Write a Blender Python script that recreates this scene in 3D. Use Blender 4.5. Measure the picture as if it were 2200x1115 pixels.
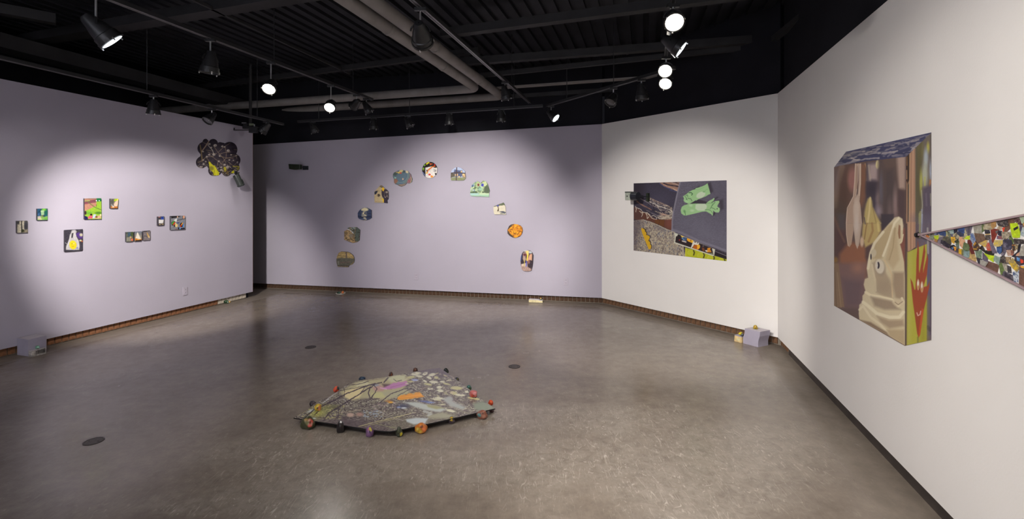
import bpy, bmesh, math, random
import numpy as np
from mathutils import Vector, Matrix

for o in list(bpy.data.objects):
    bpy.data.objects.remove(o, do_unlink=True)
SC = bpy.context.scene
COL = SC.collection
F, CX, HY, H = 1010.0, 1100.0, 437.0, 1.55     # focal length (px), principal column, horizon row, eye height
ZB, REC = 0.09, 0.036                          # bottom of the wall boards, recess of the brick footing

# ------------------------------------------------------------------ camera, exposure, world, lights
cam = bpy.data.cameras.new('camera'); camo = bpy.data.objects.new('camera', cam); COL.objects.link(camo)
cam.sensor_width = 36.0; cam.lens = 36.0 * F / 2200.0
cam.shift_y = -(557.5 - HY) / 2200.0
camo.location = (0, 0, H); camo.rotation_euler = (math.pi / 2, 0, 0)
cam.clip_start = 0.05
SC.camera = camo
SC.view_settings.view_transform = 'Standard'; SC.view_settings.look = 'None'
SC.view_settings.gamma = 1.0; SC.view_settings.use_curve_mapping = False
SC.view_settings.exposure = 0.0
w = bpy.data.worlds.new('world'); SC.world = w; w.use_nodes = True
w.node_tree.nodes['Background'].inputs[0].default_value = (0.35, 0.34, 0.42, 1)
w.node_tree.nodes['Background'].inputs[1].default_value = 0.02

def floor_at(px, py, z=0.0):
    d = (HY - py) / F
    Y = (z - H) / d
    return Vector(((px - CX) / F * Y, Y, z))

class Wall:                                      # a straight wall: p0 -> p1 along the floor, n points into the room
    def __init__(s, a, b):
        s.p0 = Vector((a[0], a[1], 0)); s.p1 = Vector((b[0], b[1], 0))
        s.u = (s.p1 - s.p0).normalized(); s.L = (s.p1 - s.p0).length
        s.n = Vector((s.u.y, -s.u.x, 0))
        if s.n.dot(Vector((0, 0, 0)) - s.p0) < 0: s.n = -s.n
    def at(s, px, py, off=0.0):                  # point of the wall plane (moved off metres into the room) seen at a pixel
        d = Vector(((px - CX) / F, 1, (HY - py) / F)); o = Vector((0, 0, H))
        q = s.p0 + s.n * off
        t = (q - o).dot(s.n) / d.dot(s.n)
        return o + d * t
    def pt(s, t, off, z):
        p = s.p0 + s.u * t + s.n * off
        return Vector((p.x, p.y, z))

kA = F * (H - ZB)
def plan(px, yb):
    Y = kA / (yb - HY); return ((px - CX) / F * Y, Y)
WA = Wall(plan(0, 751.6), plan(543, 626.7))
WB = Wall(plan(546, 608.4), plan(1293, 640.2))
WC = Wall(plan(1293, 640.2), plan(1671, 725.0))
WD = Wall(plan(1671, 725.0), plan(2200, 1270.0))

def light(name, kind, loc, target, power, col=(1, .945, .885), size=60, blend=1.0, rad=0.05):
    d = bpy.data.lights.new(name, kind); o = bpy.data.objects.new(name, d); COL.objects.link(o)
    o.location = loc; d.energy = power; d.color = col
    if kind == 'SPOT':
        d.spot_size = math.radians(size); d.spot_blend = blend; d.shadow_soft_size = rad
    if kind == 'AREA':
        d.size = size; 
    o.rotation_euler = (Vector(target) - Vector(loc)).to_track_quat('-Z', 'Y').to_euler()
    return o

# ------------------------------------------------------------------ helpers
ORIG = {}                                        # world origin of each thing, by object name
def new_mesh(name, verts, faces, mats, parent=None, smooth=False, fmat=None):
    off = Vector((0, 0, 0))
    if parent is not None: off = Vector(ORIG.get(parent.name, (0, 0, 0)))
    me = bpy.data.meshes.new(name)
    me.from_pydata([tuple(Vector(v) - off) for v in verts], [], [tuple(f) for f in faces])
    if not isinstance(mats, (list, tuple)): mats = [mats]
    for m in mats: me.materials.append(m)
    if fmat is not None: me.polygons.foreach_set('material_index', fmat)
    if smooth: me.polygons.foreach_set('use_smooth', [True] * len(me.polygons))
    me.update()
    o = bpy.data.objects.new(name, me); COL.objects.link(o)
    if parent is not None: o.parent = parent; ORIG[o.name] = tuple(off)
    return o
def tag(o, label=None, cat=None, group=None, kind=None):
    if label: o['label'] = label
    if cat: o['category'] = cat
    if group: o['group'] = group
    if kind: o['kind'] = kind
    return o
def thing(name, loc, label, cat, group=None):
    o = bpy.data.objects.new(name, None); COL.objects.link(o); o.location = loc; o.empty_display_size = .1
    ORIG[o.name] = tuple(loc)
    return tag(o, label, cat, group)

class MB:                                        # collects simple solids in world space
    def __init__(s): s.v = []; s.f = []
    def add(s, vs, fs):
        b = len(s.v); s.v += [Vector(x) for x in vs]; s.f += [tuple(i + b for i in f) for f in fs]; return s
    def hexa(s, p):                              # 8 points: bottom ring 4, top ring 4
        return s.add(p, [(3, 2, 1, 0), (4, 5, 6, 7), (0, 1, 5, 4), (1, 2, 6, 5), (2, 3, 7, 6), (3, 0, 4, 7)])
    def box(s, c, ex, ey, ez):                   # centre and three half-axis vectors
        c = Vector(c); ex = Vector(ex); ey = Vector(ey); ez = Vector(ez)
        return s.hexa([c - ex - ey - ez, c + ex - ey - ez, c + ex + ey - ez, c - ex + ey - ez,
                       c - ex - ey + ez, c + ex - ey + ez, c + ex + ey + ez, c - ex + ey + ez])
    def prism(s, ring0, ring1):                  # two rings of equal length
        n = len(ring0); b = list(ring0) + list(ring1)
        return s.add(b, [tuple(range(n))[::-1], tuple(range(n, 2 * n))] + [(i, (i + 1) % n, n + (i + 1) % n, n + i) for i in range(n)])
    def lathe(s, o, ax, prof, n=20, cap=True):   # profile [(distance along the axis, radius)]
        ax = Vector(ax).normalized(); o = Vector(o)
        a = ax.orthogonal().normalized(); b = ax.cross(a)
        vs = []
        for d, r in prof:
            for i in range(n):
                t = 2 * math.pi * i / n
                vs.append(o + ax * d + a * (r * math.cos(t)) + b * (r * math.sin(t)))
        fs = []
        for k in range(len(prof) - 1):
            for i in range(n):
                j = (i + 1) % n
                fs.append((k * n + i, k * n + j, (k + 1) * n + j, (k + 1) * n + i))
        if cap: fs += [tuple(range(n))[::-1], tuple((len(prof) - 1) * n + i for i in range(n))]
        return s.add(vs, fs)
    def tube(s, p, q, r, n=14, cap=True):
        p = Vector(p); q = Vector(q); return s.lathe(p, q - p, [(0, r), ((q - p).length, r)], n, cap)
    def path(s, pts, r, n=12):                   # smooth tube through points
        pts = [Vector(p) for p in pts]; vs = []; fs = []; up = None
        for i, p in enumerate(pts):
            t = (pts[min(i + 1, len(pts) - 1)] - pts[max(i - 1, 0)]).normalized()
            a = t.orthogonal().normalized() if up is None else (up - t * up.dot(t)).normalized()
            up = a; b = t.cross(a)
            for k in range(n):
                w_ = 2 * math.pi * k / n; vs.append(p + a * (r * math.cos(w_)) + b * (r * math.sin(w_)))
        for i in range(len(pts) - 1):
            for k in range(n):
                j = (k + 1) % n; fs.append((i * n + k, i * n + j, (i + 1) * n + j, (i + 1) * n + k))
        fs += [tuple(range(n))[::-1], tuple((len(pts) - 1) * n + k for k in range(n))]
        return s.add(vs, fs)
    def build(s, name, mat, parent=None, smooth=False, bevel=0.0):
        o = new_mesh(name, s.v, s.f, mat, parent, smooth)
        if bevel:
            m = o.modifiers.new('bevel', 'BEVEL'); m.width = bevel; m.segments = 2; m.limit_method = 'ANGLE'
        if smooth:
            me = o.data
            me.set_sharp_from_angle(angle=math.radians(38))
        return o

def s2l(c): return tuple(((x / 12.92) if x <= .04045 else ((x + .055) / 1.055) ** 2.4) for x in [v / 255.0 for v in c])
def mat(name, col, rough=.6, spec=.3, var=.06, scale=6.0, bump=0.0, bscale=60.0, metal=0.0, emit=None):
    m = bpy.data.materials.new(name); m.use_nodes = True; nt = m.node_tree; N = nt.nodes; L = nt.links
    b = N['Principled BSDF']; b.inputs['Roughness'].default_value = rough
    b.inputs['Specular IOR Level'].default_value = spec; b.inputs['Metallic'].default_value = metal
    tc = N.new('ShaderNodeTexCoord'); nz = N.new('ShaderNodeTexNoise'); nz.inputs['Scale'].default_value = scale
    nz.inputs['Detail'].default_value = 5
    L.new(tc.outputs['Object'], nz.inputs['Vector'])
    r = N.new('ShaderNodeValToRGB'); L.new(nz.outputs['Fac'], r.inputs[0])
    r.color_ramp.elements[0].position = .3; r.color_ramp.elements[1].position = .7
    r.color_ramp.elements[0].color = tuple(max(0, c * (1 - var)) for c in col) + (1,)
    r.color_ramp.elements[1].color = tuple(min(1, c * (1 + var)) for c in col) + (1,)
    L.new(r.outputs[0], b.inputs['Base Color'])
    if bump:
        n2 = N.new('ShaderNodeTexNoise'); n2.inputs['Scale'].default_value = bscale; n2.inputs['Detail'].default_value = 4
        L.new(tc.outputs['Object'], n2.inputs['Vector'])
        bp = N.new('ShaderNodeBump'); bp.inputs['Strength'].default_value = bump; bp.inputs['Distance'].default_value = .004
        L.new(n2.outputs['Fac'], bp.inputs['Height']); L.new(bp.outputs[0], b.inputs['Normal'])
    if emit:
        b.inputs['Emission Color'].default_value = tuple(emit[0]) + (1,); b.inputs['Emission Strength'].default_value = emit[1]
    return m

M = {}
M['mauve'] = mat('mauve wall paint', (.43, .398, .472), .75, .2, .02, 2.0, .15, 90)
M['white'] = mat('white wall paint', (.80, .775, .75), .75, .2, .015, 2.0, .15, 90)
M['black_wall'] = mat('black wall paint', (.014, .014, .019), .8, .2, .15, 3)
M['deck'] = mat('black steel deck', (.016, .016, .021), .6, .3, .3, 4)
M['duct'] = mat('dark grey pipe paint', (.26, .24, .23), .55, .3, .15, 5)
M['beam'] = mat('black beam paint', (.032, .031, .033), .6, .3, .2, 4)
M['track'] = mat('black track metal', (.03, .03, .033), .35, .5, .1, 8)
M['track_lip'] = mat('worn track lip', (.20, .19, .20), .3, .5, .2, 20, metal=.6)
M['lamp'] = mat('black lamp metal', (.022, .022, .024), .4, .5, .15, 20)
M['clip'] = mat('bright lens clip', (.65, .65, .66), .3, .5, .05, 20, metal=.8)
M['lens_on'] = mat('glowing lamp lens', (.9, .88, .8), .3, .5, .02, 5, emit=((1, .93, .80), 16))
M['lens_far'] = mat('lamp lens lit from inside', (.9, .9, .9), .3, .5, .02, 5, emit=((.85, .95, 1), 2.2))
M['lens_off'] = mat('unlit looking lamp glass', (.10, .10, .11), .15, .6, .1, 5)
M['brick_a'] = mat('orange brown brick', (.20, .09, .045), .85, .15, .4, 25, .4, 150)
M['brick_b_shaded'] = mat('brown brick with overhang shade', (.075, .042, .026), .85, .15, .4, 25, .4, 150)  # colour darkened to stand in for shade under the board overhang
M['brick_c'] = mat('brown brick', (.15, .08, .045), .85, .15, .45, 25, .4, 150)
M['brick_w'] = mat('lime stained brick', (.50, .44, .36), .85, .15, .3, 25, .4, 150)
M['mortar'] = mat('grey mortar', (.21, .18, .145), .9, .1, .2, 30, .3, 150)
M['rubber'] = mat('black brown rubber base', (.045, .036, .032), .42, .45, .3, 9)
M['plywood'] = mat('raw plywood edge', (.42, .2, .1), .7, .2, .2, 30)
M['plastic'] = mat('mauve painted outlet', (.43, .39, .46), .5, .4, .02, 10)
M['slot'] = mat('outlet slots', (.05, .045, .05), .6, .3, .05, 10)
# ------------------------------------------------------------------ the room
def board(name, W, t0, t1, z0, z1a, z1b, mt, th=.03, ext=None):
    mb = MB(); mb.hexa([W.pt(t0, -th, z0), W.pt(t1, -th, z0), W.pt(t1, 0, z0), W.pt(t0, 0, z0),
                        W.pt(t0, -th, z1a), W.pt(t1, -th, z1b), W.pt(t1, 0, z1b), W.pt(t0, 0, z1a)])
    return tag(mb.build(name, mt), kind='structure')
def z_top(W, px, py):
    return W.at(px, py).z
# wall tops as they run in the photograph
wa0, wa1 = z_top(WA, 0, 169), z_top(WA, 543, 276)
TA = -4.2
slopeA = (wa1 - wa0) / WA.L
wall_left = board('wall_left', WA, TA, WA.L, ZB, wa0 + slopeA * TA, wa1, M['mauve'], .035)
wb0, wb1 = z_top(WB, 546, 310.8), z_top(WB, 1293, 266.6)
TB = -1.6
sb = (wb1 - wb0) / WB.L
wall_back = board('wall_back', WB, TB, WB.L, ZB, wb0 + sb * TB, wb1, M['mauve'])
wc0, wc1 = wb1, z_top(WC, 1671, 200.5)
wall_centre = board('wall_centre', WC, 0, WC.L + .0, ZB, wc0, wc1, M['white'])
wd0 = wc1
TD = WD.L + 5.2
wall_right = board('wall_right', WD, 0, TD, ZB, wd0, wd0, M['white'])
# core of each wall behind its boards, black above the boards up to the deck
ZC = 3.78
def core(name, W, t0, t1, z0, z1, mt, a, b, kind='structure'):
    mb = MB(); mb.hexa([W.pt(t0, a, z0), W.pt(t1, a, z0), W.pt(t1, b, z0), W.pt(t0, b, z0),
                        W.pt(t0, a, z1), W.pt(t1, a, z1), W.pt(t1, b, z1), W.pt(t0, b, z1)])
    return tag(mb.build(name, mt), kind=kind)
core('wall_back_upper', WB, TB - .6, WB.L, -.0, ZC, M['black_wall'], -.25, -.06)
core('wall_centre_upper', WC, 0, WC.L, -.0, ZC, M['black_wall'], -.25, -.06)
core('wall_right_upper', WD, 0, TD, -.0, ZC, M['black_wall'], -.25, -.06)
core('wall_left_core', WA, TA, WA.L - .03, .0, 2.70, M['black_wall'], -.22, -.06)
# raw edge of the end panel of the left wall
mb = MB(); mb.hexa([WA.pt(WA.L, -.034, ZB), WA.pt(WA.L + .006, -.034, ZB), WA.pt(WA.L + .006, -.002, ZB), WA.pt(WA.L, -.002, ZB),
                    WA.pt(WA.L, -.034, wa1), WA.pt(WA.L + .006, -.034, wa1), WA.pt(WA.L + .006, -.002, wa1), WA.pt(WA.L, -.002, wa1)])
tag(mb.build('trim_1', M['plywood']), kind='structure')
# far side room beyond the left wall, and the wall behind the camera
def slab(name, pts, z0, z1, mt):
    mb = MB(); mb.prism([Vector((x, y, z0)) for x, y in pts], [Vector((x, y, z1)) for x, y in pts])
    return tag(mb.build(name, mt), kind='structure')
def wallseg(name, a, b, th, z0, z1, mt):
    a = Vector(a + (0,)); b = Vector(b + (0,)); u = (b - a).normalized(); n = Vector((-u.y, u.x, 0)) * th
    return slab(name, [tuple(p.xy) for p in (a, b, b + n, a + n)], z0, z1, mt)
pL = WB.pt(TB - .6, -.2, 0)
rR = WD.pt(TD, -.2, 0); 
wallseg('wall_side', (pL.x, pL.y), (pL.x - 1.1, 1.0), .1, 0, ZC, M['black_wall'])
pe = (pL.x - 1.1, 1.0)
wallseg('wall_side_near', pe, (pe[0] - .2, -3.2), .1, 0, ZC, M['black_wall'])
wallseg('wall_front', (pe[0] - .2, -3.2), (rR.x + .3, rR.y - .05), .1, 0, ZC, M['white'])

# floor: a slab, polished worn concrete
def floor_mat():
    m = bpy.data.materials.new('polished worn concrete'); m.use_nodes = True; nt = m.node_tree; N = nt.nodes; L = nt.links
    b = N['Principled BSDF']
    tc = N.new('ShaderNodeTexCoord')
    def noise(scale, detail=6, rough=.6, dist=0.0, mp=None):
        n = N.new('ShaderNodeTexNoise'); n.inputs['Scale'].default_value = scale; n.inputs['Detail'].default_value = detail
        n.inputs['Roughness'].default_value = rough; n.inputs['Distortion'].default_value = dist
        L.new(mp or tc.outputs['Object'], n.inputs['Vector']); return n.outputs['Fac']
    def mapping(rot, sc):
        mp = N.new('ShaderNodeMapping'); mp.inputs['Rotation'].default_value = (0, 0, rot); mp.inputs['Scale'].default_value = sc
        L.new(tc.outputs['Object'], mp.inputs['Vector']); return mp.outputs[0]
    def ramp(f, stops):
        r = N.new('ShaderNodeValToRGB'); L.new(f, r.inputs[0]); e = r.color_ramp.elements
        while len(e) < len(stops): e.new(.5)
        for i, (p, c) in enumerate(stops):
            e[i].position = p; e[i].color = (c if len(c) == 4 else tuple(c) + (1,))
        return r.outputs[0]
    def mix(fac, a, c, mode='MIX'):
        x = N.new('ShaderNodeMix'); x.data_type = 'RGBA'; x.blend_type = mode
        if isinstance(fac, float): x.inputs[0].default_value = fac
        else: L.new(fac, x.inputs[0])
        for i, v in ((6, a), (7, c)):
            if isinstance(v, tuple): x.inputs[i].default_value = v + (1,)
            else: L.new(v, x.inputs[i])
        return x.outputs[2]
    g = lambda v: (v, v, v)
    base = ramp(noise(.7, 8, .6, .4), [(.3, (.170, .138, .112)), (.5, (.21, .173, .141)), (.72, (.26, .217, .178))])
    fine = ramp(noise(9, 8, .75), [(.3, g(.76)), (.7, g(1.18))])
    col = mix(1.0, base, fine, 'MULTIPLY')
    cloud = ramp(noise(1.5, 6, .65, .6), [(.54, g(0)), (.70, g(.8))])
    # worn pale patches that lie where people have walked
    wn = N.new('ShaderNodeTexNoise'); wn.inputs['Scale'].default_value = 2.2; wn.inputs['Detail'].default_value = 6; L.new(tc.outputs['Object'], wn.inputs['Vector'])
    wc = N.new('ShaderNodeMix'); wc.data_type = 'RGBA'; wc.blend_type = 'LINEAR_LIGHT'; wc.inputs[0].default_value = .35
    L.new(tc.outputs['Object'], wc.inputs[6]); L.new(wn.outputs['Color'], wc.inputs[7])
    worn = None
    for (px, py, rx, ry) in [(660, 975, .45, .22), (620, 1040, .22, .3), (880, 1000, .5, .16), (1190, 1010, .3, .25), (1330, 990, .3, .2), (560, 1090, .5, .14), (1230, 900, .7, .2), (1560, 960, .4, .3), (1480, 1060, .35, .2)]:
        c = floor_at(px, py); sm = N.new('ShaderNodeMapping'); sm.vector_type = 'TEXTURE'
        sm.inputs['Location'].default_value = (c.x, c.y, 0); sm.inputs['Scale'].default_value = (rx * 1.9, ry * 1.9, 10)
        L.new(wc.outputs[2], sm.inputs['Vector'])
        gr = N.new('ShaderNodeTexGradient'); gr.gradient_type = 'SPHERICAL'; L.new(sm.outputs[0], gr.inputs[0])
        worn = gr.outputs['Fac'] if worn is None else mix(1.0, worn, gr.outputs['Fac'], 'LIGHTEN')
    worn = ramp(worn, [(0.02, g(0)), (.5, g(1))])
    zone = mix(1.0, cloud, worn, 'LIGHTEN')
    # short curved scratches: thin level lines of stretched noises, broken up by a mask
    def hair(rot, sx, sy, seed, wd):
        n = N.new('ShaderNodeTexNoise'); n.noise_dimensions = '4D'; n.inputs['W'].default_value = seed; n.inputs['Scale'].default_value = 1.0; n.inputs['Detail'].default_value = 1.2
        n.inputs['Distortion'].default_value = .15; L.new(mapping(rot, (sx, sy, 1)), n.inputs['Vector'])
        a_ = N.new('ShaderNodeMath'); a_.operation = 'SUBTRACT'; a_.inputs[1].default_value = .5; L.new(n.outputs['Fac'], a_.inputs[0])
        b_ = N.new('ShaderNodeMath'); b_.operation = 'ABSOLUTE'; L.new(a_.outputs[0], b_.inputs[0])
        br = ramp(noise(6 + seed * .8, 3, .6), [(.54, g(0)), (.66, g(1))])
        return mix(1.0, ramp(b_.outputs[0], [(0, g(1)), (wd, g(0))]), br, 'MULTIPLY')
    tot = None
    for i, (rot, sx, sy, wd) in enumerate([(.4, 13, 1.6, .006), (1.3, 16, 2.0, .007), (2.2, 11, 1.5, .005), (2.8, 18, 2.4, .008), (.9, 7, 3, .004), (1.8, 20, 2.2, .009), (0.1, 12, 1.4, .006), (2.5, 24, 3, .010), (.65, 30, 5, .011), (1.6, 34, 6, .012), (2.95, 28, 5, .010)]):
        h_ = hair(rot, sx, sy, i * 1.7, wd); tot = h_ if tot is None else mix(1.0, tot, h_, 'LIGHTEN')
    scr2 = mix(1.0, tot, ramp(zone, [(0, g(.15)), (1, g(.75))]), 'MULTIPLY')
    haze = mix(1.0, zone, ramp(noise(16, 8, .75, .8), [(.36, g(.04)), (.64, g(.62))]), 'MULTIPLY')
    col = mix(haze, col, (.33, .29, .245))
    col = mix(scr2, col, (.50, .45, .385))
    L.new(col, b.inputs['Base Color'])
    rr = ramp(noise(1.6, 6, .6), [(.3, g(.17)), (.7, g(.28))])
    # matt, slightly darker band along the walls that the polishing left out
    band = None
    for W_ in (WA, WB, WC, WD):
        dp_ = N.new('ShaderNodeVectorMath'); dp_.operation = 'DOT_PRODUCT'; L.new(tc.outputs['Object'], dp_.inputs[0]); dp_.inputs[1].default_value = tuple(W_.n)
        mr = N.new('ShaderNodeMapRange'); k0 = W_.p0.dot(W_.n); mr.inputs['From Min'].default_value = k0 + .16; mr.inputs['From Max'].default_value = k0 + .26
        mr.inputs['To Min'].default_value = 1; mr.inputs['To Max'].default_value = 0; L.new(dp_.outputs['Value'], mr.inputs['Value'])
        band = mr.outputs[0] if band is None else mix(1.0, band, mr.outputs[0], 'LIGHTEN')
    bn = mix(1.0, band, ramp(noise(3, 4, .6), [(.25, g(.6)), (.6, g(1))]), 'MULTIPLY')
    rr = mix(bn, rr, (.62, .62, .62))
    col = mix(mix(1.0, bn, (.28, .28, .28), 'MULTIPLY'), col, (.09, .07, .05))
    L.new(col, b.inputs['Base Color'])
    L.new(rr, b.inputs['Roughness'])
    b.inputs['Specular IOR Level'].default_value = .55
    bp = N.new('ShaderNodeBump'); bp.inputs['Strength'].default_value = .12; bp.inputs['Distance'].default_value = .003
    L.new(noise(30, 6, .6), bp.inputs['Height']); L.new(bp.outputs[0], b.inputs['Normal'])
    return m
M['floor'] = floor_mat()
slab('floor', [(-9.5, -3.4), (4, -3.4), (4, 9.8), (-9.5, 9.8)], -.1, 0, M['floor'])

# brick footing under the boards
def footing(wall_obj, W, t0, t1, mt, t_white=None, rng=random.Random(3)):
    mb = MB(); mb.hexa([W.pt(t0, -.06, 0), W.pt(t1, -.06, 0), W.pt(t1, -REC - .006, 0), W.pt(t0, -REC - .006, 0),
                        W.pt(t0, -.06, ZB), W.pt(t1, -.06, ZB), W.pt(t1, -REC - .006, ZB), W.pt(t0, -REC - .006, ZB)])
    mb.build('mortar_bed', M['mortar'], wall_obj)
    b0 = MB(); b0.box((0, 0, 0), (.0285, 0, 0), (0, .005, 0), (0, 0, .038))
    first = None
    n = int((t1 - t0) / .067)
    for i in range(n):
        t = t0 + .034 + i * .067
        if first is None:
            o = b0.build('brick', mt, wall_obj, bevel=0.0); first = o
        else:
            o = first.copy(); COL.objects.link(o); o.parent = wall_obj
        p = W.pt(t, -REC + rng.uniform(-.0015, .0015), .013 + .038)
        o.location = p; o.rotation_euler = (0, 0, math.atan2(W.u.y, W.u.x) + rng.uniform(-.02, .02))
        if t_white is not None and t > t_white:
            o.data = o.data.copy(); o.data.materials[0] = M['brick_w']
footing(wall_left, WA, -1.0, WA.L - .1, M['brick_a'], WA.L - .62)
footing(wall_back, WB, -.3, WB.L + .015, M['brick_b_shaded'])
footing(wall_centre, WC, -.012, WC.L + .016, M['brick_c'])
footing(wall_right, WD, -.016, .30, M['brick_c'])
# black rubber base along the right wall
mb = MB(); mb.hexa([WD.pt(.30, -.06, 0), WD.pt(TD, -.06, 0), WD.pt(TD, -REC + .008, 0), WD.pt(.30, -REC + .008, 0),
                    WD.pt(.30, -.06, ZB), WD.pt(TD, -.06, ZB), WD.pt(TD, -REC, ZB), WD.pt(.30, -REC, ZB)])
tag(mb.build('baseboard_right', M['rubber']), kind='structure')
mb = MB(); mb.hexa([WA.pt(-4.2, -.06, 0), WA.pt(-1.0, -.06, 0), WA.pt(-1.0, -REC, 0), WA.pt(-4.2, -REC, 0),
                    WA.pt(-4.2, -.06, ZB), WA.pt(-1.0, -.06, ZB), WA.pt(-1.0, -REC, ZB), WA.pt(-4.2, -REC, ZB)])
tag(mb.build('baseboard_left', M['rubber']), kind='structure')

# ------------------------------------------------------------------ ceiling: ribbed deck, beams, pipes
dD = Vector((.2847, 1, 0)).normalized(); dP = Vector((1, -.2847, 0)).normalized()
mb = MB()
slab('ceiling', [(-9.5, -3.4), (4, -3.4), (4, 9.8), (-9.5, 9.8)], ZC, ZC + .1, M['deck'])
ceil_o = bpy.data.objects['ceiling']
rb = MB()
for i in range(-34, 34):                                   # ribs of the steel deck
    c = Vector((-1.5, 3.5, ZC - .022)) + dP * (i * .155)
    rb.box(c, dP * .045, dD * 6.6, Vector((0, 0, .022)))
r_ = rb.build('deck_rib', M['deck'], ceil_o); r_['kind'] = 'stuff'
def cpt(px, py, dz):
    Y = F * dz / (HY - py); return Vector(((px - CX) / F * Y, Y, H + dz))
def ext(a, b, s, e):
    d = (b - a).normalized(); return a - d * s, b + d * e
bi = 0
def beam(px1, py1, px2, py2, dz, wdt, hgt, s=0, e=0, mt='beam'):
    global bi
    a, b = ext(cpt(px1, py1, dz), cpt(px2, py2, dz), s, e); u = (b - a).normalized(); n = Vector((-u.y, u.x, 0))
    m_ = MB(); m_.box((a + b) / 2 + Vector((0, 0, hgt / 2)), u * ((b - a).length / 2), n * wdt / 2, Vector((0, 0, hgt / 2)))
    bi += 1
    return tag(m_.build('trim_%d' % (bi + 1), M[mt]), kind='structure')
beam(250, 64, 600, 6, 1.95, .16, .10, 2.5, .6)
beam(690, 158, 1000, 118, 1.95, .07, .07, 3.2, .2)
beam(1000, 74, 1560, 2, 1.95, .10, .09, .3, .6)
beam(1000, 140, 1700, 88, 1.85, .09, .09, .4, 0)
beam(1040, 166, 1640, 104, 1.80, .05, .06, .3, 0)
beam(1080, 190, 1560, 156, 1.75, .10, .02, .2, 0, 'duct')
beam(940, 222, 1330, 196, 1.7, .05, .06, .2, 0)
beam(-60, 92, 560, 246, 1.72, .28, .16, 2, .4)
beam(0, 30, 120, 52, 1.9, .10, .10, 2.5, 0)
beam(500, 42, 752, 160, 1.95, .03, .03, 2.5, 0)
beam(1560, 170, 1700, 60, 1.8, .06, .06, 0, .6)

def ppipe(label, pts, r, sl=None):
    t = thing('ceiling_pipe', pts[0], label, 'pipe')
    # rounded elbow at inner points
    P = [pts[0]]
    for i in range(1, len(pts) - 1):
        a, b, c = pts[i - 1], pts[i], pts[i + 1]
        u = (a - b).normalized() * (2.2 * r); v = (c - b).normalized() * (2.2 * r)
        for k in range(7):
            s = k / 6; P.append((b + u) * (1 - s) ** 2 + b * 2 * s * (1 - s) + (b + v) * s * s)
    P.append(pts[-1])
    MB().path(P, r, 18).build('pipe_run', M['duct'], t, smooth=True)
    u = (pts[1] - pts[0]).normalized()
    for s in (sl or []):
        c = pts[0] + u * s
        MB().tube(c - u * .025, c + u * .025, r + .006, 18).build('coupling', M['duct'], t, smooth=True)
    return t
z1 = 1.70
eL = cpt(1024, 190, z1); aL = eL - dD * 6.2; bL = eL - dP * 8.5
ppipe('left and thicker dark pipe running over the room then bending left', [aL, eL, bL], .062, [3.72, 5.0])
eR = cpt(1078, 207, z1); aR = eR - dD * 6.2; bR = eR - dP * 8.5
ppipe('dark pipe running to the right of its twin before bending left', [aR, eR, bR], .062, [3.75, 5.15])

# ------------------------------------------------------------------ lighting tracks
def track(label, a, b, s=0, e=0, rods=()):
    a, b = ext(a, b, s, e)
    t = thing('lighting_track', a, label, 'track')
    u = (b - a).normalized(); n = Vector((-u.y, u.x, 0)); L_ = (b - a).length
    m_ = MB(); c = (a + b) / 2
    m_.box(c + Vector((0, 0, .016)), u * L_ / 2, n * .018, Vector((0, 0, .016)))
    m_.build('track_body', M['track'], t)
    for sgn in (-1, 1):
        m2 = MB(); m2.box(c + n * (.0135 * sgn) + Vector((0, 0, -.002)), u * L_ / 2, n * .0035, Vector((0, 0, .002)))
        m2.build('track_lip', M['track_lip'], t)
    for r in rods:
        p = a + u * (L_ * r)
        MB().tube(p + Vector((0, 0, .03)), Vector((p.x, p.y, ZC)), .005, 8).build('hanging_rod', M['track'], t)
    return t
T1 = track('long lighting track crossing the left half of the ceiling', cpt(235, 0, 1.5), cpt(800, 216, 1.5), 6.0, 0, (.3, .55, .8, .95))
T2 = track('lighting track running beside the two pipes to the back wall', cpt(885, 0, 1.5), cpt(1138, 222, 1.5), 6.2, 0, (.3, .62, .9))
T3 = track('lighting track hung close along the left wall', cpt(108, 152, 1.25), cpt(640, 276, 1.25), 2.4, -.35, (.3, .6, .9))
T4 = track('lighting track hung along the back wall', cpt(640, 263, 1.36), cpt(1166, 229.4, 1.36), 0, 0, (.1, .5, .9))
T5 = track('lighting track hung along the short white wall', cpt(1176, 229, 1.40), cpt(1440, 151, 1.40), 0, .06, (.2, .6, .95))
T6 = track('lighting track hung along the tall right wall', cpt(1450, 60, 1.45), cpt(1470, 60, 1.45), 0, .0) if False else None
x6 = cpt(1430, 125, 1.45); y6 = x6 - dD * 5.2
T6 = track('lighting track running towards the viewer along the right wall', x6, y6, 0, 0, (.2, .5, .8))

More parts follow.
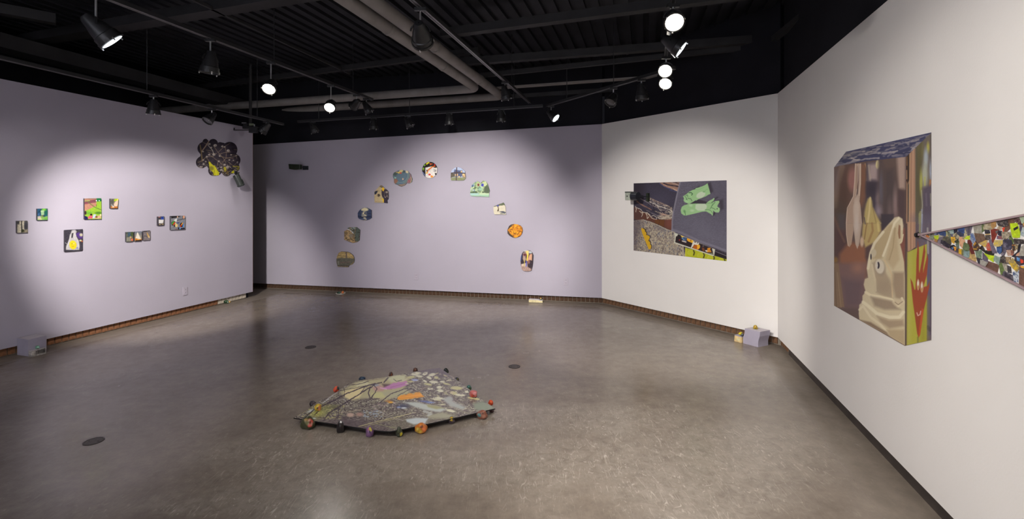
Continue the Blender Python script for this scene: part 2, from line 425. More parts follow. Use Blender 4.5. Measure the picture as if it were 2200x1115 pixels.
# ------------------------------------------------------------------ track lamps
def lamp(label, att, target, size=1.0, on=False, drop=.10, power=0, spot=52, blend=1.0, col=(1, .945, .885), group='black track spotlights', lens='lens_far'):
    """att = point on the underside of the track; the can hangs below it and points at target"""
    t = thing('track_spotlight', att, label, 'spotlight', group)
    piv = att - Vector((0, 0, drop * size))
    ax = (Vector(target) - piv).normalized()
    MB().box(att - Vector((0, 0, .012)), Vector((.045, 0, 0)), Vector((0, .014, 0)), Vector((0, 0, .012))).build('track_adapter', M['lamp'], t)
    MB().tube(att, piv + Vector((0, 0, .055 * size)), .007, 8).build('stem', M['clip'], t)
    side = ax.cross(Vector((0, 0, 1)))
    side = side.normalized() if side.length > .05 else Vector((1, 0, 0))
    yk = MB(); r = .062 * size
    pts = [piv + side * (r * math.cos(a)) + Vector((0, 0, 1)) * (r * .8 * math.sin(a)) for a in [math.pi * k / 10 for k in range(11)]]
    yk.path(pts, .006 * size, 6); yk.build('yoke', M['lamp'], t, smooth=True)
    s = size
    back = piv - ax * .07 * s
    prof = [(0, .004 * s), (.0, .026 * s), (.012 * s, .034 * s), (.05 * s, .042 * s), (.075 * s, .052 * s), (.12 * s, .060 * s), (.125 * s, .066 * s), (.165 * s, .068 * s)]
    MB().lathe(back, ax, prof, 24, cap=False).add([back + ax * .0], []).build('housing', M['lamp'], t, smooth=True)
    front = back + ax * .165 * s
    ring = MB().lathe(front, ax, [(-.012 * s, .060 * s), (-.012 * s, .0725 * s), (.006 * s, .0725 * s), (.006 * s, .062 * s), (-.012 * s, .060 * s)], 28, cap=False).build('front_ring', M['lamp'], t, smooth=False)
    a1 = ax.orthogonal().normalized(); b1 = ax.cross(a1)
    for k in range(3):
        w_ = 2 * math.pi * k / 3 + .5
        c = front + (a1 * math.cos(w_) + b1 * math.sin(w_)) * .070 * s + ax * .008 * s
        MB().box(c, ax * .010 * s, a1 * .004, b1 * .004).build('clip', M['clip'], ring)
    ln = MB().lathe(front, ax, [((.012 if lens == 'lens_far' else -.004) * s, .0), ((.008 if lens == 'lens_far' else -.006) * s, .061 * s)], 28, cap=False).build('lens', M['lens_on'] if on else M[lens], ring, smooth=True)
    if power:
        light(t.name + '_beam', 'SPOT', front + ax * .03, target, power, col, spot, blend, .045)
    return t
FP = floor_at(860, 870)          # middle of the floor piece
cp = cpt
up = Vector((0, 0, -.002))
LAMPS = [
 # label, attach px, py, dz, target (point, or offset tuple from the lamp), size, on, drop, power, spot
 ('large spotlight high at left whose lens edge glows', (206, -11), 1.5, (.55, .50, -.75), 1.25, False, .18, 60, 60),
 ('spotlight hanging from the long left track with its can pointing down', (452, 83), 1.5, (-.12, .05, -1), 1.15, False, .17, 0, 60),
 ('spotlight before the left wall, left one of the two there', (330, 203.7), 1.25, (-.1, .1, -1), 1.0, False, .12, 0, 60),
 ('round looking spotlight before the left wall, above the cloud print', (455, 232.9), 1.25, (-.25, -.6, -.75), .95, False, .11, 0, 60),
 ('glowing spotlight on the left track, the one nearest the post', (582, 132.5), 1.5, (.45, -2.5, -2.6), 1.0, True, .235, 25, 90),
 ('glowing spotlight further along the left track, over the inner corner', (711, 182), 1.5, (.35, -2.5, -2.2), 1.0, True, .24, 25, 90),
 ('dark spotlight at the end of the left track leaning left', (766, 203), 1.5, (-.75, .6, -.45), .95, False, .12, 12, 120),
 ('dark spotlight at the end of the left track leaning right', (787, 211), 1.5, (.45, .15, -.8), .95, False, .12, 30, 84),
 ('leftmost dark spotlight over the top edge of the back wall', (672, 261.1), 1.36, (.35, .05, -.8), .95, False, .09, 0, 60),
 ('spotlight over the back wall above the blue teal shaped board', (803, 252.6), 1.36, (0, .1, -1), .95, False, .09, 0, 60),
 ('slanting spotlight over the back wall left of the round board', (876, 247.9), 1.36, (.45, .05, -.8), .95, False, .09, 0, 60),
 ('spotlight over the back wall between round board and window board', (965, 242.3), 1.36, (.05, .1, -1), .95, False, .08, 0, 60),
 ('spotlight over the back wall below the end of the pipes', (1077, 235.1), 1.36, (0, .1, -1), .95, False, .08, 0, 60),
 ('spotlight in the right corner of the back wall with its lens showing white', (1184, 226.6), 1.40, (.6, -.35, -.62), 1.0, False, .12, 12, 60),
 ('large spotlight hanging from the middle track beside the pipes', (903, 16), 1.5, WB.at(1000, 525), 1.2, False, .15, 820, 57),
 ('spotlight near the far end of the middle track', (1085, 175), 1.5, (.25, .1, -1), 1.0, False, .12, 0, 60),
 ('dark spotlight over the short white wall, left of two', (1318, 187), 1.40, (-.45, -.35, -.75), 1.0, False, .12, 0, 60),
 ('dark spotlight over the short white wall, right of two', (1378, 169.3), 1.40, (.1, .05, -1), 1.05, False, .12, 0, 60),
 ('glowing warm spotlight, upper of the close pair over the short white wall', (1431, 121), 1.45, (-.9, -2.0, -1.5), 1.0, True, .11, 60, 90),
 ('glowing spotlight, lower of the close pair over the short white wall', (1433, 153), 1.40, (-1.2, -2.0, -2.0), 1.0, True, .085, 60, 90),
 ('brightest glowing spotlight near the top edge, right of centre', (1446, 8), 1.45, (-.4, -2.0, -2.0), 1.02, True, .09, 60, 90),
 ('spotlight under the brightest one with a thin white lens edge', (1440, 55), 1.45, (.75, -.25, -.62), 1.05, False, .13, 0, 60),
 ('spotlight behind the hanging bracket, its lens a bright edge', (572, 260.1), 1.25, WA.at(470, 380), 1.0, False, .09, 14, 70),
]
for (lb, (ax_, ay_), dz, tg, s_, on, dr, pw, sp_) in LAMPS:
    lens = 'lens_far' if 'lens' in lb else 'lens_off'
    A_ = cpt(ax_, ay_, dz) + up
    if isinstance(tg, tuple): tg = A_ - Vector((0, 0, dr * s_)) + Vector(tg).normalized() * 3
    lamp(lb, cpt(ax_, ay_, dz) + up, tg, s_, on, dr, pw, sp_, .85 if pw > 500 else 1.0, lens=lens)
# lamps of the same runs nearer the viewer than the frame shows: they wash the walls and the floor; the last two are added for fill
def off(label, loc, target, power, sp_=62, **k):
    lamp(label, Vector(loc), target, 1.0, False, .12, power, sp_, **k)
t1 = lambda y: (-2.969 + .2812 * (y - 3.467), y, 3.048)
t2 = lambda y: (-.738 + .2802 * (y - 3.467), y, 3.048)
t6 = lambda y: (x6.x - .2847 * (x6.y - y), y, x6.z - .002)
off('spotlight on the left track aimed at the pictures near the left edge', t1(2.55), WA.at(190, 640), 85, 64, blend=.7)
off('spotlight on the left track aimed at the three small pictures', t1(2.85), WA.at(380, 570), 930, 45, blend=.65)
off('spotlight on the middle track aimed at the ice cream print', t2(.9), WD.at(2080, 960), 240, 64, blend=.5)
off('spotlight on the middle track aimed at the poster', t2(2.6), WC.at(1440, 635), 560, 54, blend=.6)
off('spotlight on the middle track aimed at the triangle panel', t2(-.6), WD.pt(WD.L + .9, 0, .8), 260, 80, blend=.5)
off('spotlight on the right track aimed at the floor by the right wall', t6(1.6), (1.0, 2.9, 0), 150, 74)
off('spotlight on the middle track aimed at the nearer floor', t2(1.7), (.2, 4.2, 0), 130, 76)
off('spotlight on the left track aimed at the printed floor panel', t1(1.6), FP, 120, 50)
off('added fill spotlight on the left track behind the viewer aimed at the near wall', t1(-1.3), (-3.6, -3.2, 1.3), 1100, 120, col=(.80, .85, 1))  # added unseen lamp: cool fill bounced off the near wall
off('added fill spotlight on the middle track behind the viewer aimed at the near wall', t2(-1.3), (-1.6, -3.2, 1.3), 700, 120, col=(.80, .85, 1))  # second added fill lamp, out of view and tinted cool
# soft general light is the bounce of the two added lamps above

# hanging post with its bracket
def hang():
    top = cpt(540, 116, 1.5); 
    c = cpt(541, 268, 1.25); 
    c = Vector((c.x, c.y, c.z))
    base = WA.at(538, 272, .25)
    t = thing('hanging_bracket', base, 'black bracket with pale green label on a post beside the left wall', 'bracket')
    MB().tube(Vector((base.x, base.y, base.z)), Vector((base.x, base.y, ZC)), .022, 12).build('post', M['beam'], t, smooth=True)
    u = WA.u; n = WA.n; X = Vector((1, 0, 0)); Z = Vector((0, 0, 1)); Yv = Vector((0, 1, 0))
    MB().box(base + Z * -.02, X * .11, Yv * .03, Z * .018).build('crossbar', M['track'], t)
    MB().box(base + Vector((-.13, 0, -.055)), X * .13, Yv * .015, Z * .006).add([], []).build('shelf_arm', M['track'], t)
    MB().box(base + Vector((-.255, 0, -.04)), X * .004, Yv * .012, Z * .022).build('arm_tip', M['track'], t)
    MB().box(base + Vector((-.07, 0, .02)), X * .03, Yv * .025, Z * .03).build('clamp', M['track'], t)
    MB().box(base + Vector((-.09, -.02, .055)), X * .035, Yv * .006, Z * .006).build('clamp_screw', M['clip'], t)
    MB().box(base + Vector((.035, -.035, .028)), X * .036, Yv * .002, Z * .016).build('label_plate', mat('pale green label', (.25, .30, .20), .6), t)
    MB().box(base + Vector((.082, -.035, .015)), X * .007, Yv * .004, Z * .016).build('label_clip', M['clip'], t)
    MB().box(base + Vector((.05, 0, -.07)), X * .06, Yv * .03, Z * .03).build('ballast_box', M['track'], t)
hang()
# ------------------------------------------------------------------ printed pictures: colour laid on real flat panels
def smooth(x): return x * x * (3 - 2 * x)
def _h(ix, iy, seed):
    n = (ix.astype(np.int64) * 374761393 + iy.astype(np.int64) * 668265263 + seed * 974711) & 0x7fffffff
    n = ((n ^ (n >> 13)) * 1274126177) & 0x7fffffff
    return ((n ^ (n >> 16)) & 0xffff) / 65535.0
def noise(x, y, sx, sy=None, seed=0, oct=3):
    sy = sy or sx; t = np.zeros_like(x); a = 1.0; tot = 0
    for k in range(oct):
        u = x / sx * 2 ** k; v = y / sy * 2 ** k
        iu = np.floor(u); iv = np.floor(v); fu = smooth(u - iu); fv = smooth(v - iv)
        n = (_h(iu, iv, seed + k) * (1 - fu) + _h(iu + 1, iv, seed + k) * fu) * (1 - fv) + (_h(iu, iv + 1, seed + k) * (1 - fu) + _h(iu + 1, iv + 1, seed + k) * fu) * fv
        t += a * n; tot += a; a *= .55
    return t / tot
class Cv:
    """Picture painted on the vertices of a panel. Shapes are given in crop coordinates fr = (x0, y0, scale)."""
    def __init__(s, P, base): s.x = P[:, 0].copy(); s.y = P[:, 1].copy(); s.c = np.tile(np.array(base, float), (len(P), 1)); s.fr(0, 0, 1)
    def fr(s, x0, y0, k): s.k = k; s.X = (s.x - x0) * k; s.Y = (s.y - y0) * k; return s
    def put(s, m, col, a=1.0):
        m = np.clip(m, 0, 1) * a
        col = np.array(col, float)
        s.c = s.c * (1 - m[:, None]) + col * m[:, None]; return s
    def poly(s, pts, col, a=1.0, soft=0.0, wob=0.0, seed=1):
        X, Y = s.X, s.Y
        if wob:
            X = X + (noise(s.X, s.Y, wob * 3, seed=seed) - .5) * wob * 2; Y = Y + (noise(s.X, s.Y, wob * 3, seed=seed + 9) - .5) * wob * 2
        ins = np.zeros(len(X), bool); d2 = np.full(len(X), 1e9); n = len(pts)
        for i in range(n):
            x1, y1 = pts[i]; x2, y2 = pts[(i + 1) % n]
            c = (y1 > Y) != (y2 > Y)
            ins ^= c & (X < (x2 - x1) * (Y - y1) / ((y2 - y1) if y2 != y1 else 1e-9) + x1)
            if soft:
                L2 = (x2 - x1) ** 2 + (y2 - y1) ** 2 + 1e-9
                t = np.clip(((X - x1) * (x2 - x1) + (Y - y1) * (y2 - y1)) / L2, 0, 1)
                d2 = np.minimum(d2, (X - x1 - t * (x2 - x1)) ** 2 + (Y - y1 - t * (y2 - y1)) ** 2)
        m = ins.astype(float)
        if soft:
            d = np.sqrt(d2); m = np.where(ins, .5 + .5 * np.clip(d / soft, 0, 1), .5 - .5 * np.clip(d / soft, 0, 1))
        return s.put(m, col, a)
    def ell(s, cx, cy, rx, ry, col, rot=0, soft=.15, a=1.0):
        t = math.radians(rot); u = (s.X - cx) * math.cos(t) + (s.Y - cy) * math.sin(t); v = -(s.X - cx) * math.sin(t) + (s.Y - cy) * math.cos(t)
        d = np.sqrt((u / rx) ** 2 + (v / ry) ** 2)
        return s.put((1 + soft - d) / (2 * soft), col, a)
    def line(s, pts, w, col, a=1.0, wob=0.0, seed=1):
        X, Y = s.X, s.Y
        if wob:
            X = X + (noise(s.X, s.Y, wob * 4, seed=seed) - .5) * wob * 2; Y = Y + (noise(s.X, s.Y, wob * 4, seed=seed + 5) - .5) * wob * 2
        d2 = np.full(len(X), 1e9)
        for (x1, y1), (x2, y2) in zip(pts[:-1], pts[1:]):
            L2 = (x2 - x1) ** 2 + (y2 - y1) ** 2 + 1e-9
            t = np.clip(((X - x1) * (x2 - x1) + (Y - y1) * (y2 - y1)) / L2, 0, 1)
            d2 = np.minimum(d2, (X - x1 - t * (x2 - x1)) ** 2 + (Y - y1 - t * (y2 - y1)) ** 2)
        d = np.sqrt(d2); px = max(w * .35, .35 * s.k)
        return s.put((w / 2 + px / 2 - d) / px, col, a)
    def grain(s, amp, sx, sy=None, seed=0, oct=2):
        s.c = s.c * (1 + amp * 2 * (noise(s.X, s.Y, sx, sy, seed, oct) - .5))[:, None]; return s
    def spots(s, th, sx, sy, col, seed=0, a=1.0, rot=0, soft=.05, mask=None, oct=2):
        t = math.radians(rot); u = s.X * math.cos(t) + s.Y * math.sin(t); v = -s.X * math.sin(t) + s.Y * math.cos(t)
        m = (noise(u, v, sx, sy, seed, oct) - th) / soft
        m = np.clip(m, 0, 1)
        if mask is not None: m = m * mask
        return s.put(m, col, a)
    def inside(s, pts):
        X, Y = s.X, s.Y; ins = np.zeros(len(X), bool); n = len(pts)
        for i in range(n):
            x1, y1 = pts[i]; x2, y2 = pts[(i + 1) % n]
            c = (y1 > Y) != (y2 > Y)
            ins ^= c & (X < (x2 - x1) * (Y - y1) / ((y2 - y1) if y2 != y1 else 1e-9) + x1)
        return ins.astype(float)
    def keep(s, m, fn):                              # paint with fn, keep the result only inside the mask m
        old = s.c.copy(); fn(s); s.c = old * (1 - m[:, None]) + s.c * m[:, None]; return s

def print_mat():
    m = bpy.data.materials.new('printed picture surface'); m.use_nodes = True; nt = m.node_tree; N = nt.nodes; L = nt.links
    b = N['Principled BSDF']; b.inputs['Roughness'].default_value = .55; b.inputs['Specular IOR Level'].default_value = .2
    at = N.new('ShaderNodeAttribute'); at.attribute_name = 'ink'
    tc = N.new('ShaderNodeTexCoord'); nz = N.new('ShaderNodeTexNoise'); nz.inputs['Scale'].default_value = 220; L.new(tc.outputs['Object'], nz.inputs['Vector'])
    r = N.new('ShaderNodeValToRGB'); L.new(nz.outputs['Fac'], r.inputs[0]); r.color_ramp.elements[0].color = (.9, .9, .9, 1); r.color_ramp.elements[1].color = (1.1, 1.1, 1.1, 1)
    x = N.new('ShaderNodeMix'); x.data_type = 'RGBA'; x.blend_type = 'MULTIPLY'; x.inputs[0].default_value = 1
    L.new(at.outputs['Color'], x.inputs[6]); L.new(r.outputs[0], x.inputs[7]); L.new(x.outputs[2], b.inputs['Base Color'])
    return m
M['ink'] = print_mat()
M['side_dark'] = mat('dark board edge', (.05, .045, .055), .6, .2, .2, 30)
M['side_black'] = mat('black panel edge', (.012, .011, .012), .45, .3, .2, 30)

def project(v):                                    # world points -> picture plane used to lay out the prints
    v = np.asarray(v); return np.stack([CX + F * v[:, 0] / v[:, 1], HY - F * (v[:, 2] - H) / v[:, 1]], 1)
def lin(c):
    c = np.clip(c / 255.0, 0, 1); return np.where(c <= .04045, c / 12.92, ((c + .055) / 1.055) ** 2.4)
def ink(me, off, paint, gain):
    n = len(me.vertices); co = np.empty(n * 3); me.vertices.foreach_get('co', co); co = co.reshape(-1, 3) + np.array(off)
    cv = paint(project(co)); col = lin(cv.c) * gain
    at = me.color_attributes.new('ink', 'FLOAT_COLOR', 'POINT')
    at.data.foreach_set('color', np.concatenate([np.clip(col, 0, .95), np.ones((n, 1))], 1).ravel().astype(np.float32))

def face_mesh(poly3, a1, a2, step1, step2):
    """flat face of a polygon cut into a fine grid along its two own axes"""
    bm = bmesh.new(); vs = [bm.verts.new(p) for p in poly3]; bm.faces.new(vs)
    o = Vector(poly3[0])
    for ax, st in ((a1, step1), (a2, step2)):
        t = [(Vector(p) - o).dot(ax) for p in poly3]; lo, hi = min(t), max(t); k = int((hi - lo) / st)
        for i in range(1, k + 1):
            bmesh.ops.bisect_plane(bm, geom=bm.verts[:] + bm.edges[:] + bm.faces[:], plane_co=o + ax * (lo + (hi - lo) * i / (k + 1)), plane_no=ax, dist=1e-7)
    return bm
def grid_quad(q, n1, n2):                          # q: 4 corners bl br tr tl
    a, b, c, d = [np.array(p) for p in q]
    s = np.linspace(0, 1, n1)[None, :, None]; t = np.linspace(0, 1, n2)[:, None, None]
    P = (a * (1 - s) + b * s) * (1 - t) + (d * (1 - s) + c * s) * t
    idx = np.arange(n1 * n2).reshape(n2, n1)
    f = np.stack([idx[:-1, :-1], idx[:-1, 1:], idx[1:, 1:], idx[1:, :-1]], -1).reshape(-1, 4)
    me = bpy.data.meshes.new('face'); V = P.reshape(-1, 3)
    me.vertices.add(len(V)); me.vertices.foreach_set('co', V.ravel())
    me.loops.add(f.size); me.loops.foreach_set('vertex_index', f.ravel())
    me.polygons.add(len(f)); me.polygons.foreach_set('loop_start', np.arange(0, f.size, 4)); me.polygons.foreach_set('loop_total', np.full(len(f), 4))
    me.update(calc_edges=True); me.validate(); return me

def wall_picture(name, W, outline, th, paint, label, cat, gain=1.25, group=None, px=.8, gap=0.0, side='side_dark', frame=None, part='printed_face'):
    """outline in picture pixels (or crop coordinates when frame is given); the panel is th thick and hangs on wall W"""
    if frame: x0, y0, k = frame; outline = [(x0 + x / k, y0 + y / k) for x, y in outline]
    P = [W.at(x, y, th + gap) for x, y in outline]
    c = sum(P, Vector()) / len(P)
    t = thing(name, c - W.n * (th + gap), label, cat, group)
    if th > .002:
        back = [p - W.n * (th - .0008) for p in P]; fr = [p - W.n * .0006 for p in P]
        MB().prism(back, fr).build('panel', M[side], t)
    dist = c.y; sx = px * dist / F
    u = W.u
    bm = face_mesh([p for p in P], u, Vector((0, 0, 1)), sx / max(.35, abs(u.x - (c.x / c.y) * u.y)), sx)
    me = bpy.data.meshes.new(part)
    off = Vector(ORIG[t.name])
    for v in bm.verts: v.co -= off
    bm.normal_update()
    if bm.faces and sum((f.normal.dot(W.n) for f in bm.faces)) < 0: bmesh.ops.reverse_faces(bm, faces=bm.faces[:])
    bm.to_mesh(me); bm.free(); me.materials.append(M['ink'])
    ink(me, off, paint, gain)
    o = bpy.data.objects.new(part, me); COL.objects.link(o); o.parent = t
    return t
def cv(P, base, fr=None):
    c = Cv(P, base)
    if fr: c.fr(*fr)
    return c

# ---- pictures on the left wall (crop frames of the layout sheet: x0, y0, scale)
LA = (25, 420, 8.575); LB = (260, 450, 13.94)
def p_trees(P):
    c = cv(P, (95, 92, 88), LA).grain(.35, 25, 40, 3)
    c.poly([(110, 480), (185, 470), (180, 690), (105, 690)], (165, 158, 140), soft=12).poly([(182, 470), (232, 470), (235, 640), (205, 620)], (178, 170, 152), soft=10)
    c.line([(182, 465), (186, 690)], 16, (30, 28, 32)).ell(265, 560, 35, 80, (55, 55, 62), soft=.4).poly([(190, 640), (300, 620), (300, 690), (190, 690)], (120, 112, 95), soft=10).ell(205, 650, 25, 25, (45, 48, 30), soft=.5)
    c.ell(120, 500, 22, 30, (40, 40, 45), soft=.6); return c.grain(.25, 10, 10, 5)
def p_lantern(P):
    c = cv(P, (35, 70, 95), LA).grain(.4, 30, 30, 1)
    c.ell(600, 265, 45, 30, (110, 180, 60), soft=.4).ell(635, 320, 35, 50, (30, 90, 80), soft=.5).poly([(535, 275), (600, 270), (600, 360), (545, 368)], (150, 185, 140), soft=6)
    c.line([(535, 290), (600, 285)], 6, (200, 215, 170)).ell(568, 372, 18, 8, (110, 60, 50), soft=.4)
    c.poly([(480, 385), (560, 375), (600, 395), (665, 375), (665, 450), (480, 450)], (120, 160, 80), soft=10).ell(510, 405, 32, 25, (190, 170, 170), soft=.4).ell(520, 435, 45, 12, (205, 200, 140), soft=.5).ell(635, 425, 25, 15, (90, 160, 60), soft=.5).ell(500, 350, 15, 22, (70, 100, 150), soft=.6)
    return c.grain(.15, 8, 8, 4)
def p_lawn(P):
    c = cv(P, (150, 190, 60), LA)
    c.poly([(1340, 50), (1560, 50), (1560, 130), (1560, 190), (1345, 290)], (190, 135, 115)).poly([(1340, 95), (1570, 70), (1560, 125), (1340, 165)], (130, 75, 85), soft=6)
    c.poly([(1560, 50), (1660, 50), (1660, 105), (1570, 115)], (30, 110, 65), soft=6).line([(1340, 70), (1460, 60), (1560, 60)], 14, (140, 110, 90)).line([(1345, 105), (1440, 95)], 12, (150, 190, 90))
    c.ell(1562, 95, 11, 11, (240, 245, 240)).ell(1613, 95, 9, 10, (235, 240, 235)).line([(1410, 120), (1530, 215), (1660, 270)], 16, (95, 125, 60), .8).line([(1450, 165), (1500, 200)], 10, (150, 90, 70), .7)
    c.line([(1560, 165), (1562, 205)], 8, (90, 50, 40)).ell(1600, 320, 60, 22, (80, 130, 45), soft=.5).ell(1420, 320, 70, 25, (110, 170, 60), soft=.5)
    c.ell(1360, 320, 18, 35, (60, 35, 45), soft=.3).poly([(1345, 370), (1400, 395), (1410, 440), (1345, 440)], (35, 35, 85)).poly([(1405, 400), (1440, 370), (1490, 372), (1490, 425), (1410, 425)], (225, 90, 115), soft=6).ell(1465, 352, 22, 18, (45, 25, 30)).poly([(1488, 420), (1510, 345), (1560, 350), (1530, 425)], (190, 205, 225), soft=5)
    c.poly([(1530, 400), (1590, 370), (1650, 370), (1640, 425), (1535, 425)], (215, 175, 145), soft=6).ell(1640, 360, 16, 16, (240, 225, 170), soft=.3).ell(1562, 395, 22, 14, (110, 60, 35), soft=.4)
    return c.grain(.10, 12, 12, 3)
def p_hand(P):
    c = cv(P, (110, 105, 100), LA).grain(.3, 14, 14, 7)
    c.poly([(1880, 110), (1900, 60), (1970, 60), (1960, 100)], (170, 200, 40), soft=6).ell(1920, 150, 40, 35, (225, 195, 170), rot=-40, soft=.3).poly([(1880, 175), (1940, 80), (1965, 90), (1950, 200), (1900, 210)], (228, 198, 175), soft=8)
    c.poly([(1825, 195), (1955, 205), (1950, 235), (1825, 235)], (190, 110, 45), soft=6).ell(1870, 210, 22, 10, (235, 220, 200), soft=.4).line([(1840, 175), (1880, 200)], 8, (220, 220, 225)); c.ell(1955, 75, 14, 18, (235, 225, 80), soft=.3); return c.ell(1860, 120, 30, 40, (70, 68, 66), a=.6, soft=.5)
def p_bag(P):
    c = cv(P, (62, 58, 68), LA).grain(.45, 9, 9, 2)
    c.poly([(1090, 690), (1110, 640), (1170, 632), (1200, 660), (1185, 700), (1190, 760), (1240, 830), (1255, 940), (1245, 1000), (1150, 1005), (1000, 1000), (1005, 930), (1040, 850), (1070, 770)], (186, 182, 184), soft=8)
    c.line([(1080, 720), (1060, 840), (1015, 960)], 16, (215, 212, 212), .7).line([(1170, 700), (1215, 840), (1235, 960)], 14, (220, 216, 216), .7).poly([(1110, 695), (1140, 690), (1125, 780), (1098, 780)], (60, 56, 62), soft=4).line([(1150, 650), (1160, 800)], 8, (225, 222, 222), .7)
    c.ell(1130, 910, 66, 82, (232, 205, 40), rot=-10, soft=.07).ell(1110, 890, 5, 9, (80, 60, 20)).ell(1148, 885, 9, 9, (220, 215, 200), soft=.5).line([(1105, 925), (1125, 945), (1150, 935)], 5, (140, 95, 20)).line([(1150, 840), (1175, 870)], 6, (250, 225, 90), .6)
    c.poly([(1185, 695), (1240, 680), (1310, 700), (1312, 790), (1240, 800), (1200, 750)], (85, 58, 130), soft=10, wob=8).ell(1280, 725, 30, 28, (205, 200, 165), rot=20, soft=.4).ell(1270, 830, 22, 16, (215, 205, 160), soft=.4).ell(1300, 845, 16, 12, (190, 90, 50), soft=.4).ell(1210, 968, 16, 14, (120, 125, 180), soft=.6)
    c.line([(990, 870), (1012, 890)], 8, (180, 178, 180)); return c.grain(.12, 6, 6, 5)
def p_kid(P):
    c = cv(P, (92, 98, 85), LB).grain(.35, 20, 20, 2)
    c.poly([(205, 690), (280, 680), (300, 790), (205, 810)], (65, 90, 112), soft=12).ell(330, 740, 45, 60, (70, 85, 50), soft=.4).poly([(165, 830), (280, 820), (300, 950), (165, 955)], (138, 135, 122), soft=15)
    c.ell(290, 835, 26, 28, (205, 165, 110), soft=.2).poly([(290, 890), (340, 860), (368, 880), (365, 940), (300, 945)], (210, 115, 85), soft=10); return c.grain(.3, 10, 10, 5)
def p_sail(P):
    c = cv(P, (110, 118, 135), LB); g = np.clip((c.Y - 660) / 280, 0, 1); c.put(g, (190, 165, 125), .9)
    c.poly([(485, 685), (505, 690), (600, 890), (430, 880)], (236, 228, 210), soft=6).poly([(425, 860), (520, 885), (600, 895), (620, 870), (620, 925), (425, 935)], (205, 120, 45), soft=10).ell(520, 905, 45, 14, (240, 180, 70), soft=.5).poly([(430, 925), (620, 905), (600, 950), (425, 955)], (45, 32, 30), soft=4)
    return c.grain(.1, 12, 12, 4)
def p_horn(P):
    c = cv(P, (128, 118, 120), LB).grain(.2, 20, 20, 2); c.poly([(670, 640), (870, 625), (870, 645), (680, 675)], (42, 38, 42))
    c.poly([(765, 685), (790, 700), (850, 800), (860, 830), (830, 845), (805, 830)], (205, 165, 95), soft=5).ell(842, 828, 20, 22, (225, 205, 165), soft=.3).line([(690, 795), (740, 800), (795, 825)], 14, (50, 46, 52)); return c
def p_cup(P):
    c = cv(P, (75, 68, 75), LB).grain(.3, 15, 15, 2)
    c.ell(1240, 260, 44, 48, (50, 80, 175), soft=.15).ell(1235, 250, 18, 14, (25, 35, 95), soft=.5).ell(1145, 225, 28, 14, (200, 130, 120), soft=.4).poly([(1130, 305), (1280, 305), (1262, 405), (1235, 418), (1130, 415)], (228, 226, 224), soft=6).ell(1150, 255, 22, 12, (60, 50, 55)).ell(1165, 450, 14, 14, (240, 225, 130), soft=.4).ell(1245, 440, 30, 12, (190, 165, 110), soft=.5)
    c.line([(1275, 210), (1295, 300), (1290, 450)], 12, (130, 130, 120), .8); return c
def p_toys(P):
    c = cv(P, (132, 134, 142), LB).grain(.3, 9, 9, 2)
    c.poly([(1490, 200), (1800, 190), (1700, 240), (1510, 270)], (38, 34, 36), soft=6).poly([(1680, 250), (1790, 200), (1820, 280), (1690, 320)], (125, 128, 138), soft=6).line([(1690, 325), (1920, 270)], 16, (45, 42, 48)).poly([(1840, 190), (1910, 185), (1900, 270), (1850, 275)], (225, 165, 130), soft=8).line([(1845, 195), (1848, 280)], 12, (30, 25, 28)).ell(1692, 225, 18, 28, (225, 185, 150), soft=.3)
    c.poly([(1575, 320), (1680, 262), (1665, 370), (1640, 365)], (226, 224, 220), soft=4).poly([(1500, 400), (1560, 345), (1610, 355), (1620, 400), (1560, 490), (1510, 450)], (30, 55, 35)).poly([(1508, 420), (1570, 345), (1605, 350), (1540, 450)], (85, 165, 60), soft=5).poly([(1545, 450), (1600, 375), (1635, 380), (1620, 430), (1580, 475)], (200, 72, 40), soft=5)
    c.ell(1660, 480, 38, 50, (238, 205, 130), soft=.1).ell(1635, 420, 18, 22, (238, 205, 130), soft=.2).ell(1603, 490, 16, 34, (28, 26, 30)).poly([(1670, 390), (1740, 385), (1745, 415), (1680, 420)], (35, 60, 120), soft=5).poly([(1755, 470), (1790, 400), (1850, 400), (1850, 530), (1780, 525)], (42, 28, 28), soft=4).poly([(1800, 460), (1840, 395), (1862, 405), (1815, 480)], (235, 165, 60)).ell(1790, 490, 22, 34, (195, 60, 35), soft=.3).poly([(1850, 440), (1882, 440), (1875, 540), (1845, 535)], (85, 145, 220))
    c.poly([(1745, 540), (1800, 545), (1790, 585), (1745, 585)], (95, 150, 215)).poly([(1790, 560), (1920, 545), (1920, 590), (1790, 595)], (35, 30, 45)).poly([(1700, 530), (1745, 540), (1745, 600), (1705, 600)], (30, 26, 34)); c.ell(1655, 595, 25, 10, (150, 60, 60), soft=.4); return c
def apic(o, fr, paint, label, g=1.0, th=.02):
    wall_picture('picture_panel', WA, o, th, paint, label, 'picture', gain=g, group='small picture boards on the left wall', frame=fr, px=.6)
GA = .85
apic([(97, 468), (290, 463), (300, 480), (298, 680), (100, 688)], LA, p_trees, 'square board with pale tree trunks, leftmost picture on the left wall', GA * 1.3)
apic([(474, 243), (664, 240), (664, 450), (474, 455)], LA, p_lantern, 'small square board with green garden scene, second from the left', GA * 1.15)
apic([(1343, 55), (1650, 50), (1655, 432), (1346, 438)], LA, p_lawn, 'tall board with bright green lawn and a pink figure at its foot', GA)
apic([(1820, 58), (1968, 60), (1955, 236), (1820, 238)], LA, p_hand, 'small board of a hand over orange, right of the lawn picture', GA)
apic([(982, 645), (995, 635), (1312, 620), (1308, 995), (1295, 1008), (982, 1032)], LA, p_bag, 'board of a pale plastic bag with a yellow smiling disc', GA)
apic([(155, 680), (368, 668), (368, 930), (345, 960), (155, 970)], LB, p_kid, 'small board with a blue figure on pavement, left of a row of three', GA)
